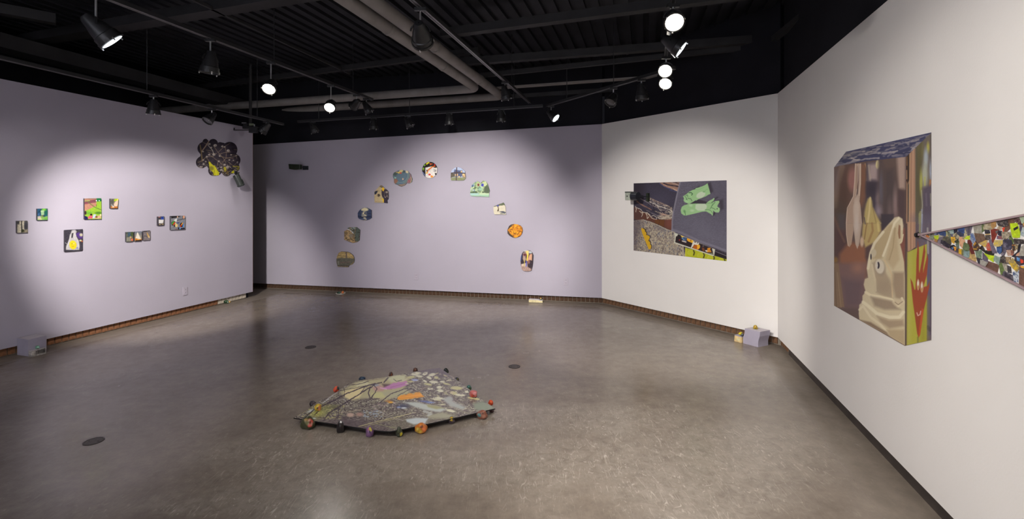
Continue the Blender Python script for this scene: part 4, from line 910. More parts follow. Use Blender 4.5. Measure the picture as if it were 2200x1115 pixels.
    c.poly([(1090, 560), (1180, 500), (1220, 510), (1130, 580)], sh, soft=14, a=.8).poly([(1180, 600), (1330, 560), (1350, 800), (1260, 860), (1240, 700)], sh, soft=30, a=.7).poly([(1080, 880), (1140, 900), (1120, 960), (1080, 980)], sh, soft=14, a=.9)
    lo_ = [(262, 840), (290, 755), (350, 715), (480, 680), (650, 672), (900, 680), (930, 640), (1000, 590), (1060, 565), (1100, 530), (1120, 550), (1090, 600), (1090, 640), (1140, 610), (1230, 600), (1240, 640), (1190, 720), (1190, 755), (1250, 790), (1250, 850), (1220, 900), (1140, 895), (1080, 850), (1085, 900), (1065, 985), (1030, 940), (960, 900), (900, 870), (800, 880), (600, 930), (400, 975), (340, 970), (280, 925)]
    c.poly(lo_, g1, soft=5).poly([(640, 700), (690, 680), (880, 678), (925, 730), (915, 790), (860, 850), (700, 850), (630, 800)], (190, 207, 180), soft=8).ell(360, 870, 26, 36, (105, 150, 98), rot=-30, soft=.6).line([(370, 900), (385, 960)], 13, (70, 100, 70)).ell(520, 720, 42, 30, (178, 205, 165), soft=.5).ell(550, 850, 50, 30, (178, 205, 165), soft=.5)
    c.line([(1130, 640), (1060, 720), (1010, 800)], 13, (80, 115, 82)).line([(1085, 620), (1060, 700), (1000, 820)], 10, (100, 140, 98)).line([(1040, 775), (1100, 800), (1140, 825)], 12, (72, 100, 75)).line([(880, 830), (960, 825), (1030, 860), (1070, 920)], 10, (80, 115, 80)).line([(920, 660), (1050, 660)], 9, (105, 145, 100)).ell(1182, 806, 13, 14, (28, 34, 30)).line([(1060, 640), (1040, 650), (1080, 610)], 12, (60, 75, 62), .8)
    # tray with small toys and the green mat of studs
    c.fr(*L4)
    c.poly([(410, 650), (700, 720), (1160, 860), (1520, 960), (1510, 1010), (400, 880)], (178, 182, 42), soft=5)
    for (x, y) in [(545, 780), (810, 850), (1075, 920), (1360, 1000)]: c.ell(x, y, 90, 82, (190, 194, 58), soft=.08, a=.7).line([(x + 75, y - 55), (x + 98, y - 5), (x + 78, y + 60)], 34, (66, 62, 34), .9).line([(x - 70, y + 40), (x - 85, y), (x - 60, y - 50)], 12, (205, 208, 90), .6)
    c.poly([(400, 640), (430, 655), (420, 880), (395, 875)], (200, 200, 60), soft=4)
    c.poly([(110, 245), (200, 275), (1120, 660), (1195, 690), (1165, 870), (1130, 865), (100, 525), (120, 380)], (202, 202, 186), soft=5)
    inner = [(205, 285), (600, 450), (1115, 660), (1120, 700), (1150, 840), (1100, 830), (130, 500), (150, 350), (190, 330)]
    def tr(q):
        q.poly(inner, (48, 38, 42)).grain(.2, 60, 20, 5).ell(245, 440, 18, 18, (150, 50, 42), soft=.3).poly([(270, 310), (400, 360), (330, 400)], (225, 190, 80)).poly([(300, 380), (360, 360), (440, 380), (430, 470), (370, 460), (310, 420)], (70, 92, 128)).line([(310, 385), (370, 440)], 16, (120, 165, 205)).poly([(310, 450), (430, 480), (425, 515), (310, 480)], (205, 195, 190), soft=5)
        q.poly([(450, 390), (620, 450), (600, 530), (560, 510), (480, 480), (440, 440)], (232, 165, 42), soft=4).line([(545, 430), (545, 475)], 14, (60, 40, 30)).ell(590, 480, 26, 36, (238, 190, 50), soft=.2).poly([(610, 470), (770, 520), (750, 590), (640, 560), (570, 660), (545, 655)], (220, 214, 202), soft=4).ell(662, 500, 16, 14, (30, 26, 28)).ell(725, 520, 12, 14, (60, 45, 30)).ell(690, 640, 88, 72, (205, 130, 40), soft=.06).ell(745, 620, 50, 60, (240, 180, 50), rot=20, soft=.15, a=.9).ell(665, 630, 55, 58, (180, 95, 32), soft=.15).ell(880, 690, 32, 56, (120, 72, 46), rot=-20, soft=.2).ell(875, 600, 14, 14, (150, 140, 140), soft=.5)
        q.poly([(990, 650), (1080, 650), (1060, 690), (1100, 765), (970, 770), (985, 720)], (222, 150, 45), soft=5).line([(1000, 660), (1040, 720), (1060, 760)], 10, (170, 95, 30), .8).ell(962, 732, 32, 20, (225, 218, 205), rot=20, soft=.3).poly([(1000, 790), (1130, 790), (1140, 840), (1060, 815)], (130, 135, 110), soft=8)
    c.keep(c.inside(inner), tr)
    c.poly([(1195, 710), (1520, 840), (1520, 960), (1180, 850)], (40, 34, 40), soft=4).line([(1210, 745), (1500, 865)], 16, (165, 155, 165), .7, wob=6).line([(1190, 860), (1500, 960)], 7, (120, 118, 50))
    return c
wall_print('poster', WC, [(1361.3, 538.2), (1561.1, 561.2)], [(1361.6, 393.9), (1561.6, 387.3)], .002, 330, 300, p_poster, 'large square print of green socks on a grey sofa over rug and torn denim', .95)

# ---- the ice cream print, cut like a box seen from a corner
LD = (1770, 270, 2.2755); D1 = (1780, 280, 5.573); D2 = (1900, 280, 5.575); D3 = (1780, 460, 5.573); D4 = (1830, 450, 3.716)
def p_ice(P):
    c = cv(P, (100, 80, 76), LD)
    side = [(402, 145), (529, 30), (524, 1047), (398, 1080)]; front = [(50, 200), (250, 165), (402, 150), (398, 1080), (50, 880)]; top = [(45, 205), (108, 125), (532, 28), (402, 152), (200, 175), (80, 195)]
    # blurred background of the front picture
    def fr_(q):
        q.fr(*D1).poly([(60, 400), (300, 400), (280, 900), (200, 1115), (60, 1115)], (105, 78, 68), soft=30).line([(160, 440), (110, 640), (80, 900)], 70, (150, 128, 110), .7).ell(180, 780, 60, 240, (92, 66, 56), soft=.6).ell(140, 980, 80, 120, (82, 68, 58), soft=.7, a=.8).ell(290, 590, 60, 140, (158, 110, 102), soft=.35).ell(90, 560, 30, 160, (120, 105, 108), soft=.8, a=.6)
        q.poly([(380, 400), (455, 400), (470, 560), (445, 620), (440, 800), (400, 920), (370, 880)], (132, 92, 72), soft=22).line([(440, 400), (465, 500), (455, 600)], 14, (198, 158, 110), .8).poly([(450, 390), (640, 370), (640, 1115), (600, 1115), (450, 900)], (72, 62, 74), soft=14).poly([(480, 400), (600, 390), (600, 600), (480, 600)], (172, 152, 150), soft=30).ell(587, 410, 22, 52, (222, 210, 155), soft=.25).line([(480, 420), (500, 600)], 24, (205, 190, 165), .5).poly([(600, 380), (780, 350), (780, 1115), (600, 1115)], (92, 78, 76), soft=24).ell(638, 690, 26, 170, (108, 118, 150), soft=.5, a=.75).ell(588, 810, 24, 120, (150, 132, 132), soft=.6, a=.7).ell(690, 640, 80, 260, (96, 80, 78), soft=.8, a=.8).ell(745, 375, 60, 40, (140, 108, 92), soft=.6, a=.7).ell(600, 970, 40, 60, (165, 150, 160), soft=.8, a=.8).ell(520, 700, 60, 80, (58, 50, 62), soft=.6, a=.8)
        q.fr(*D2).poly([(0, 340), (160, 310), (150, 700), (0, 800)], (100, 82, 76), soft=30).poly([(150, 320), (255, 300), (250, 700), (170, 700)], (172, 148, 136), soft=22).poly([(0, 480), (110, 460), (150, 700), (130, 1115), (0, 1115)], (82, 70, 70), soft=40).ell(130, 890, 28, 190, (150, 126, 124), soft=.6, a=.8).poly([(165, 700), (245, 740), (245, 1115), (200, 1115), (160, 900)], (84, 66, 68), soft=18).ell(66, 980, 32, 150, (118, 100, 100), soft=.6, a=.7)
        q.fr(*D3).poly([(60, 0), (300, 0), (300, 560), (60, 560)], (82, 64, 62), soft=10, a=.0)
        q.poly([(60, 180), (220, 200), (230, 560), (60, 540)], (88, 62, 62), soft=50).poly([(100, 0), (200, 0), (200, 180), (130, 180)], (88, 78, 80), soft=24).line([(70, 40), (130, 200), (190, 330)], 26, (115, 84, 74), .8).poly([(130, 480), (250, 330), (420, 370), (470, 420), (450, 760), (420, 900), (340, 700), (130, 590)], (150, 98, 72), soft=26).poly([(70, 590), (460, 580), (430, 900), (400, 1115), (60, 1115)], (128, 98, 94), soft=26).poly([(150, 760), (420, 800), (400, 1115), (190, 1115)], (108, 86, 90), soft=50).ell(350, 640, 70, 60, (165, 120, 100), soft=.7, a=.8).ell(85, 550, 26, 36, (150, 112, 50), soft=.5, a=.8).poly([(65, 590), (120, 590), (190, 1115), (65, 1115)], (138, 112, 88), soft=6).line([(70, 640), (95, 1115)], 12, (110, 86, 66), .7).line([(105, 700), (150, 1115)], 10, (165, 138, 108), .7)
        q.poly([(440, 300), (520, 380), (480, 600), (440, 520)], (92, 68, 66), soft=18).poly([(630, 0), (780, 0), (780, 60), (640, 190)], (66, 58, 66), soft=10)
        q.fr(*D4).poly([(395, 150), (425, 150), (425, 480), (400, 400), (380, 280)], (132, 82, 70), soft=8)
        # the second, far ice cream
        q.fr(*D1).poly([(500, 795), (520, 840), (530, 920), (590, 1040), (630, 1115), (420, 1115), (430, 980), (450, 880), (470, 820)], (192, 172, 112), soft=12).line([(500, 810), (490, 960), (470, 1100)], 22, (222, 204, 150), .8).line([(530, 930), (570, 1110)], 16, (160, 136, 86), .7)
        q.fr(*D3).poly([(425, 108), (622, 108), (630, 200), (560, 330), (440, 400), (400, 260), (410, 120)], (190, 167, 110), soft=12).line([(520, 110), (530, 200), (480, 330)], 26, (160, 124, 80), .7).line([(590, 110), (600, 200)], 26, (215, 198, 132), .7).line([(460, 110), (450, 160), (430, 300)], 14, (140, 104, 66), .7).ell(400, 330, 22, 60, (212, 186, 160), soft=.3).line([(430, 40), (440, 120)], 10, (90, 78, 90))
        # spoons
        sp = (196, 172, 154)
        q.fr(*D1).poly([(320, 398), (360, 398), (352, 600), (330, 790), (300, 870), (296, 920), (300, 1115), (208, 1115), (215, 980), (250, 880), (295, 800), (310, 620)], (186, 158, 138), soft=4).line([(322, 400), (312, 620), (298, 790), (225, 930), (212, 1110)], 9, (220, 200, 182), .9).line([(355, 400), (350, 600), (328, 780)], 7, (215, 196, 180), .8)
        q.poly([(360, 398), (390, 398), (388, 640), (380, 760), (372, 850), (384, 900), (402, 1115), (296, 1115), (292, 920), (310, 830), (350, 760), (362, 620)], sp, soft=4).line([(384, 400), (382, 640), (366, 780)], 8, (226, 208, 190), .9).ell(335, 960, 34, 150, (214, 196, 180), soft=.4, a=.9).line([(345, 430), (340, 700)], 8, (140, 108, 92), .8)
        q.fr(*D3).poly([(208, 110), (300, 110), (300, 200), (275, 360), (250, 396), (228, 370), (212, 240)], (188, 161, 140), soft=4).line([(212, 111), (214, 240), (236, 380)], 8, (222, 202, 180), .8).poly([(296, 110), (402, 110), (395, 160), (372, 340), (345, 420), (322, 360), (302, 180)], (198, 178, 162), soft=4).ell(335, 130, 26, 100, (216, 202, 190), soft=.5, a=.8).line([(392, 112), (385, 180), (360, 380)], 10, (182, 158, 138), .8)
        # the near ice cream
        q.fr(*D4); I = (208, 194, 160)
        q.poly([(60, 760), (85, 740), (85, 690), (110, 655), (95, 600), (105, 555), (130, 545), (120, 480), (130, 400), (150, 330), (180, 260), (240, 180), (300, 110), (340, 65), (375, 56), (405, 75), (412, 130), (408, 200), (398, 270), (385, 275), (400, 330), (418, 420), (425, 560), (425, 1085), (300, 1010), (150, 930), (60, 880), (55, 830)], I, soft=4)
        q.poly([(375, 120), (388, 130), (388, 230), (376, 235), (368, 190)], (150, 112, 86), soft=3).line([(385, 270), (400, 255), (410, 200)], 9, (222, 208, 172))
        q.poly([(180, 270), (300, 120), (330, 110), (340, 150), (290, 280), (240, 390), (215, 400), (160, 390), (165, 320)], (188, 168, 130), soft=12).line([(250, 180), (180, 270), (150, 350), (130, 470)], 22, (230, 220, 190), .9).line([(375, 70), (340, 110), (300, 240), (250, 370)], 18, (232, 222, 194), .9).line([(395, 90), (400, 160)], 12, (220, 208, 180), .8).poly([(330, 160), (360, 130), (368, 300), (380, 400), (330, 480), (270, 400), (300, 280)], (194, 174, 138), soft=12).line([(345, 150), (330, 300), (300, 400)], 12, (172, 150, 114), .7)
        q.poly([(165, 430), (200, 400), (260, 480), (300, 560), (325, 640), (330, 710), (260, 690), (195, 660), (190, 560)], (176, 158, 132), soft=10).line([(160, 440), (185, 560), (192, 650)], 14, (214, 200, 168), .9).ell(265, 620, 60, 60, (166, 148, 124), soft=.6, a=.8).line([(260, 400), (320, 520), (325, 700)], 12, (212, 190, 150), .8).poly([(330, 500), (420, 500), (425, 720), (390, 740), (345, 700), (325, 600)], (162, 142, 118), soft=14)
        q.line([(110, 660), (150, 685), (220, 695), (320, 720), (370, 770), (410, 740), (400, 710)], 20, (230, 218, 186), .9).poly([(150, 695), (320, 730), (360, 780), (390, 800), (260, 800), (180, 770)], (160, 142, 120), soft=12).line([(90, 740), (130, 770), (200, 830), (300, 860), (380, 860), (412, 820)], 26, (230, 220, 190), .9).poly([(200, 850), (300, 885), (410, 880), (420, 930), (300, 950), (230, 900)], (170, 150, 124), soft=12).line([(60, 800), (90, 770), (150, 860), (230, 920), (290, 990)], 18, (224, 212, 182), .8).poly([(60, 880), (150, 900), (280, 980), (300, 1010), (150, 930)], (140, 118, 96), soft=8).poly([(280, 960), (420, 960), (425, 1085), (300, 1010)], (184, 164, 130), soft=12).ell(375, 740, 42, 28, (206, 190, 158), soft=.4).line([(345, 740), (370, 760), (405, 735)], 7, (150, 130, 104), .8).ell(150, 590, 40, 50, (206, 192, 160), soft=.5, a=.7)
        q.ell(172, 350, 24, 34, (204, 192, 164), rot=15, soft=.2).ell(153, 378, 6, 24, (70, 62, 66)).ell(232, 470, 36, 58, (158, 142, 124), rot=-5, soft=.3, a=.8).ell(222, 455, 36, 58, (214, 204, 184), rot=-8, soft=.12).ell(211, 446, 12, 27, (62, 54, 62), soft=.12).ell(203, 446, 4, 24, (225, 220, 210))
    c.keep(c.inside(front), fr_)
    def sd(q):
        q.fr(*D2).poly([(240, 0), (600, 0), (600, 1115), (240, 1115)], (108, 98, 92)).poly([(370, 200), (460, 120), (440, 1115), (370, 1115)], (94, 88, 66), soft=20)
        q.poly([(250, 300), (305, 260), (300, 620), (285, 660), (285, 1115), (240, 1115), (255, 600)], (172, 136, 108), soft=5).poly([(255, 300), (300, 270), (300, 590), (280, 640), (262, 600)], (62, 46, 40), soft=5).line([(268, 320), (270, 420)], 12, (150, 112, 70)).line([(265, 480), (266, 580)], 16, (186, 148, 112)).line([(281, 630), (280, 1115)], 8, (46, 36, 36)).poly([(305, 250), (370, 200), (370, 1115), (292, 1115), (300, 600)], (178, 140, 114), soft=4)
        for x, cc in ((318, (140, 104, 84)), (342, (196, 158, 132)), (356, (150, 112, 92)), (300, (198, 164, 120))): q.line([(x + 4, 230), (x - 2, 1115)], 8, cc, .7)
        q.ell(440, 240, 30, 90, (130, 126, 72), soft=.8, a=.6).ell(523, 205, 16, 60, (190, 185, 80), soft=.6, a=.85).line([(430, 150), (415, 500)], 40, (98, 90, 62), .8).ell(498, 330, 26, 110, (172, 182, 190), soft=.5, a=.9).ell(485, 530, 34, 150, (176, 180, 160), soft=.5, a=.9).ell(438, 620, 16, 130, (178, 178, 84), soft=.6, a=.9).line([(485, 560), (485, 660)], 14, (180, 178, 90), .8).ell(558, 480, 18, 120, (165, 175, 195), soft=.6, a=.9).line([(550, 600), (545, 670)], 24, (165, 112, 70), .9).poly([(460, 690), (570, 650), (570, 1115), (460, 1115)], (88, 78, 92), soft=22).line([(445, 720), (455, 900), (440, 1100)], 12, (165, 165, 140), .8).line([(500, 760), (505, 900)], 22, (108, 98, 112), .7).line([(552, 760), (556, 900)], 14, (150, 146, 130), .7).line([(450, 950), (448, 1115)], 18, (150, 155, 175), .7).line([(420, 1000), (415, 1115)], 20, (168, 168, 80), .7).line([(550, 60), (565, 500)], 10, (76, 66, 62), .6)
        q.fr(*D4).poly([(515, 80), (660, 80), (660, 1060), (515, 1060)], (106, 98, 116), soft=70, a=.9).line([(548, 20), (541, 220)], 16, (160, 160, 112), .7).line([(562, 40), (557, 180)], 10, (160, 168, 188), .7).line([(590, 60), (592, 250)], 24, (96, 88, 100), .7).line([(610, 300), (615, 1000)], 16, (92, 86, 112), .8).line([(605, 150), (610, 350)], 14, (175, 172, 165), .7).line([(628, 100), (628, 1000)], 7, (84, 70, 92), .8).line([(605, 940), (625, 960)], 30, (60, 55, 70), .7)
        q.poly([(444, 100), (508, 100), (508, 315), (455, 335), (446, 330)], (178, 140, 114), soft=3)
        for x, cc in ((459, (198, 164, 120)), (471, (140, 104, 84)), (487, (196, 158, 132)), (497, (150, 112, 92))): q.line([(x, 104), (x - 2, 320)], 5.5, cc, .7)
        q.poly([(455, 335), (510, 300), (512, 318), (460, 342)], (72, 60, 60)).poly([(445, 342), (525, 305), (600, 275), (598, 1050), (440, 1085)], (172, 168, 66), soft=3).poly([(445, 342), (480, 330), (470, 1080), (440, 1085)], (182, 178, 88), soft=14, a=.7).poly([(540, 800), (600, 700), (598, 1050), (540, 1060)], (148, 142, 48), soft=30, a=.8).line([(528, 1020), (528, 1070)], 12, (130, 130, 60))
        h = [(528, 250), (537, 330), (536, 480), (541, 505), (560, 400), (580, 262), (588, 340), (570, 470), (570, 505), (605, 350), (610, 400), (600, 520), (580, 590), (572, 620), (605, 610), (622, 570), (618, 620), (600, 700), (575, 800), (560, 900), (545, 1000), (533, 1022), (522, 990), (505, 860), (488, 740), (478, 640), (468, 550), (485, 580), (500, 640), (508, 640), (512, 560), (516, 400)]
        q.poly(h, (152, 70, 44), soft=3).poly([(560, 790), (572, 800), (560, 900), (545, 1000), (532, 1020), (545, 900)], (186, 84, 44), soft=5).line([(540, 550), (538, 640)], 10, (125, 55, 38), .6)
        for x, y in ((530, 600), (560, 618)): q.ell(x, y, 11, 44, (196, 170, 140), soft=.15).ell(x, y + 20, 6, 16, (180, 130, 70), soft=.4).ell(x - 1, y - 10, 5, 18, (225, 215, 200), soft=.4)
        q.line([(520, 825), (528, 848), (545, 838), (550, 812)], 8, (214, 176, 160), .9).ell(530, 200, 12, 20, (28, 22, 28), soft=.2)
    c.keep(c.inside(side) if False else c.fr(*LD).inside(side), sd)
    c.fr(*LD).line([(403, 150), (399, 1078)], 4, (60, 46, 46), .6)
    def tp(q):
        q.poly(top, (62, 64, 96)).grain(.15, 80, 14, 3)
        q.fr(*D1).spots(.53, 120, 26, (178, 168, 165), 5, .85, rot=-10, mask=np.clip(1.1 - np.abs(q.Y - 330 + (q.X - 400) * .18) / 90, 0, 1), soft=.08, oct=3).spots(.52, 60, 16, (170, 160, 155), 15, .8, rot=-12, mask=np.clip(1.1 - np.abs(q.Y - 260 + (q.X - 400) * .2) / 60, 0, 1), soft=.08)
        q.ell(250, 285, 90, 22, (150, 142, 138), rot=-8, soft=.7, a=.6).line([(275, 345), (400, 355), (600, 330)], 16, (196, 186, 180), .7, wob=14).line([(440, 290), (620, 268)], 12, (190, 180, 176), .7, wob=10).line([(100, 410), (300, 375)], 10, (165, 158, 160), .6, wob=10)
        q.fr(*D2).line([(170, 170), (340, 120)], 12, (150, 142, 150), .7, wob=14).line([(190, 225), (290, 190)], 20, (130, 122, 132), .6, wob=14).line([(430, 85), (560, 45)], 8, (130, 125, 140), .7, wob=8).line([(0, 190), (90, 170)], 16, (150, 138, 145), .6, wob=12).line([(0, 270), (90, 280), (40, 320)], 16, (150, 142, 150), .6, wob=12)
    c.fr(*LD).keep(c.inside(top), tp)
    return c
wall_print('box_shaped_print', WD, [(1791.9, 656.7), (1943.6, 743.0), (2000.6, 730.2)], [(1791.9, 359.5), (1817.5, 326.0), (2002.3, 284.0)], .002, 330, 620, p_ice, 'tall box shaped print of an ice cream with eyes and white spoons', 1.12)

# ---- the floor piece
LF = (610, 770, 4.583); F1 = (620, 790, 7.965); F2 = (820, 780, 6.969)
ZT = .041
def fpt(x, y, z=ZT): return floor_at(LF[0] + x / LF[2], LF[1] + y / LF[2], z)
left = [(1040, 717), (960, 712), (880, 704), (610, 661), (300, 616), (95, 583), (170, 545), (232, 508), (300, 448), (365, 410), (432, 385), (500, 345), (560, 302), (640, 248), (740, 214), (830, 205), (1000, 184), (1180, 148), (1380, 114), (1525, 94)]
right = [(1040, 717), (1060, 715), (1200, 690), (1430, 640), (1700, 581), (2080, 492), (1960, 410), (1850, 322), (1730, 230), (1620, 150), (1540, 97), (1525, 94)]
def p_floor(P):
    c = cv(P, (104, 96, 92), LF)
    c.spots(.5, 34, 12, (128, 122, 108), 2, .8, oct=3).spots(.56, 18, 7, (72, 62, 64), 4, .85, oct=3).spots(.66, 12, 5, (190, 186, 165), 6, .8, rot=8)
    c.ell(1500, 130, 170, 46, (92, 82, 90), rot=8, soft=.5, a=.8).ell(700, 650, 320, 60, (82, 70, 76), rot=8, soft=.6, a=.75).poly([(1040, 560), (1400, 600), (1600, 560), (1700, 580), (1200, 690), (1040, 717)], (104, 98, 84), soft=30, a=.6)
    # pale bowl shapes at the back left
    cr = (196, 186, 146)
    c.poly([(545, 330), (700, 235), (830, 212), (1010, 190), (1180, 160), (1240, 200), (1180, 300), (1210, 330), (1000, 420), (860, 385), (680, 410), (590, 380)], (170, 162, 128), soft=14).poly([(590, 330), (720, 280), (800, 300), (740, 390), (650, 408), (600, 380)], (208, 194, 148), soft=10).poly([(700, 250), (800, 222), (860, 260), (720, 280)], (192, 186, 150), soft=8).poly([(860, 340), (1000, 330), (1010, 385), (900, 388), (860, 370)], (182, 180, 130), soft=8).poly([(1000, 190), (1090, 170), (1200, 165), (1180, 225), (1060, 240)], (186, 186, 150), soft=10, wob=10).poly([(960, 330), (1200, 300), (1240, 340), (1120, 380), (1010, 390)], (166, 162, 132), soft=10)
    c.poly([(870, 290), (930, 255), (990, 280), (980, 320), (900, 325)], (176, 142, 132), soft=10).ell(900, 262, 34, 12, (140, 145, 155), soft=.5).poly([(965, 250), (1060, 255), (1060, 300), (990, 290)], (92, 72, 74), soft=10)
    c.poly([(1000, 275), (1080, 240), (1215, 224), (1220, 262), (1130, 290), (1030, 305), (960, 298)], (178, 122, 168), soft=6, wob=8).line([(950, 290), (1010, 302)], 12, (205, 160, 190), .8).line([(1050, 285), (1200, 245)], 8, (150, 98, 142), .6)
    c.poly([(1120, 385), (1150, 362), (1335, 330), (1385, 378), (1290, 392), (1160, 410), (1115, 402)], (222, 152, 52), soft=5, wob=6).line([(1130, 395), (1370, 372)], 5, (190, 112, 40), .7).line([(1150, 375), (1330, 345)], 5, (190, 120, 45), .7).ell(1052, 432, 26, 9, (228, 170, 60), soft=.4).ell(1030, 420, 30, 8, (170, 120, 70), soft=.6)
    # leaves
    rng = random.Random(11)
    for (x, y, rx, ry, a) in [(1460, 160, 34, 14, -10), (1430, 190, 26, 12, 20), (1500, 188, 22, 12, 15), (1390, 150, 26, 14, -20), (1300, 150, 50, 14, -8), (1475, 232, 44, 12, 5), (1530, 285, 26, 14, 0), (1540, 318, 30, 14, 8), (1700, 292, 58, 17, 3), (1670, 342, 36, 16, 12), (1735, 360, 52, 12, 4), (1530, 390, 60, 9, 12), (1500, 402, 44, 9, 4), (1420, 255, 40, 10, 10), (1250, 185, 40, 12, -8), (1330, 175, 36, 10, 5), (1600, 250, 34, 8, 10), (1840, 390, 34, 10, 12), (1900, 400, 30, 10, 5), (1240, 225, 34, 9, 5), (1560, 230, 26, 9, 5), (1440, 300, 30, 9, 0), (1640, 515, 46, 12, 10), (1800, 330, 20, 8, 10), (1390, 225, 22, 9, 30)]:
        c.ell(x, y, rx, ry, (204, 202, 176) if rng.random() < .6 else (186, 182, 134), rot=a, soft=.2).line([(x - rx, y), (x + rx, y)], 2.5, (140, 134, 110), .5)
    for k in range(70):
        x = rng.uniform(1180, 1850); y = rng.uniform(140, 520)
        c.ell(x, y, rng.uniform(8, 26), rng.uniform(3, 7), rng.choice([(196, 190, 160), (150, 140, 130), (90, 78, 82), (176, 170, 130)]), rot=rng.uniform(-30, 40), soft=.3, a=.8)
    for k in range(26):
        x = rng.uniform(1280, 1850); y = rng.uniform(150, 470); dx = rng.uniform(-70, 70); dy = rng.uniform(10, 45)
        c.line([(x, y), (x + dx, y + dy)], 4, (190, 170, 150), .7, wob=4)
    c.ell(1290, 212, 32, 10, (150, 158, 196), soft=.4).ell(1400, 425, 70, 9, (92, 100, 140), rot=6, soft=.5).ell(1440, 435, 36, 7, (120, 135, 180), soft=.5)
    # big blurred pale leaves in front
    pl = (172, 178, 172)
    c.poly([(1180, 432), (1300, 430), (1500, 470), (1600, 500), (1540, 530), (1400, 510), (1280, 475)], pl, soft=10).poly([(1400, 450), (1520, 470), (1580, 490), (1500, 500), (1420, 480)], (150, 148, 112), soft=8).poly([(1560, 400), (1640, 380), (1660, 420), (1790, 480), (1760, 505), (1640, 470)], (160, 164, 160), soft=14).ell(1628, 400, 36, 24, (158, 160, 156), soft=.4).poly([(1390, 560), (1560, 530), (1700, 570), (1600, 590), (1430, 590)], (148, 146, 124), soft=12).poly([(1200, 600), (1300, 585), (1420, 590), (1390, 640), (1280, 650), (1210, 625)], (176, 184, 186), soft=8).line([(1380, 520), (1450, 545), (1420, 560)], 22, (170, 172, 166), .8).poly([(1860, 440), (1960, 425), (2085, 490), (1960, 520), (1880, 500)], (124, 132, 116), soft=14).ell(1560, 455, 30, 6, (196, 192, 160), soft=.5)
    c.ell(1170, 470, 60, 22, (74, 76, 92), soft=.6).ell(1130, 482, 18, 9, (110, 135, 185), soft=.4).ell(1180, 488, 28, 7, (190, 195, 200), soft=.4)
    c.ell(655, 556, 36, 20, (178, 152, 138), soft=.35).ell(745, 552, 34, 18, (160, 128, 118), soft=.5)
    for k in range(26): c.ell(rng.uniform(780, 960), rng.uniform(515, 575), rng.uniform(5, 14), rng.uniform(3, 7), (150, 162, 176), soft=.4, a=.8)
    for k in range(30): c.ell(rng.uniform(880, 1140), rng.uniform(430, 520), rng.uniform(5, 20), rng.uniform(3, 8), rng.choice([(176, 158, 150), (120, 108, 112), (84, 74, 80)]), rot=rng.uniform(-40, 40), soft=.4, a=.7)
    c.poly([(250, 500), (420, 455), (500, 480), (420, 560), (300, 590), (240, 570)], (132, 134, 78), soft=30, a=.75).ell(330, 540, 60, 26, (158, 160, 88), soft=.6, a=.7).spots(.62, 14, 7, (178, 172, 120), 77, .8, mask=c.inside([(130, 560), (330, 440), (600, 460), (560, 600), (300, 610)]))
    c.ell(270, 515, 42, 12, (176, 180, 178), rot=-20, soft=.5).ell(300, 590, 14, 6, (190, 200, 196), soft=.4).ell(500, 475, 60, 20, (92, 88, 66), soft=.6, a=.6).line([(420, 410), (560, 300), (620, 260)], 12, (168, 162, 158), .8, wob=10).line([(380, 440), (440, 400)], 10, (190, 192, 190), .7, wob=6).line([(590, 400), (620, 440)], 10, (160, 152, 148), .8)
    br = (64, 54, 64)
    for pts, w_ in [([(230, 560), (300, 500), (480, 420), (620, 345), (800, 275), (900, 245)], 11), ([(385, 620), (440, 540), (600, 440), (760, 340), (850, 280)], 11), ([(540, 490), (540, 570), (525, 590)], 8), ([(850, 390), (830, 340), (850, 290), (900, 250), (960, 235)], 10), ([(860, 385), (920, 300), (880, 260)], 8), ([(850, 390), (880, 400), (940, 395)], 7), ([(400, 400), (520, 310), (660, 240)], 7), ([(590, 290), (600, 330), (590, 380)], 5), ([(660, 260), (760, 250), (830, 225)], 6), ([(985, 232), (1025, 190)], 14), ([(1080, 205), (1110, 225), (1160, 215)], 7), ([(940, 440), (1050, 350), (1220, 290)], 8), ([(1120, 370), (1260, 290)], 6), ([(800, 270), (780, 310), (760, 330)], 6), ([(500, 400), (560, 470), (545, 500)], 5), ([(540, 320), (700, 290), (800, 270)], 5), ([(300, 560), (340, 520)], 7)]:
        c.line(pts, w_, br, .92, wob=6, seed=int(pts[0][0]))
    for pts, w_, col in [([(740, 670), (900, 625), (1100, 580), (1250, 540)], 7, (176, 168, 120)), ([(800, 670), (1000, 615), (1120, 590)], 4, (160, 150, 108)), ([(870, 470), (960, 530), (1060, 585), (1180, 610)], 5, (160, 150, 146)), ([(560, 530), (640, 525), (760, 505)], 5, (176, 158, 140)), ([(900, 640), (1100, 690)], 4, (140, 142, 98)), ([(940, 600), (820, 665)], 5, (130, 120, 118)), ([(1100, 575), (1300, 530)], 4, (180, 170, 140))]:
        c.line(pts, w_, col, .9, wob=4)
    return c
gs = M['ink'].copy(); gs.name = 'satin printed panel'; gs.node_tree.nodes['Principled BSDF'].inputs['Roughness'].default_value = .22; gs.node_tree.nodes['Principled BSDF'].inputs['Specular IOR Level'].default_value = .5
M['sheen'] = gs
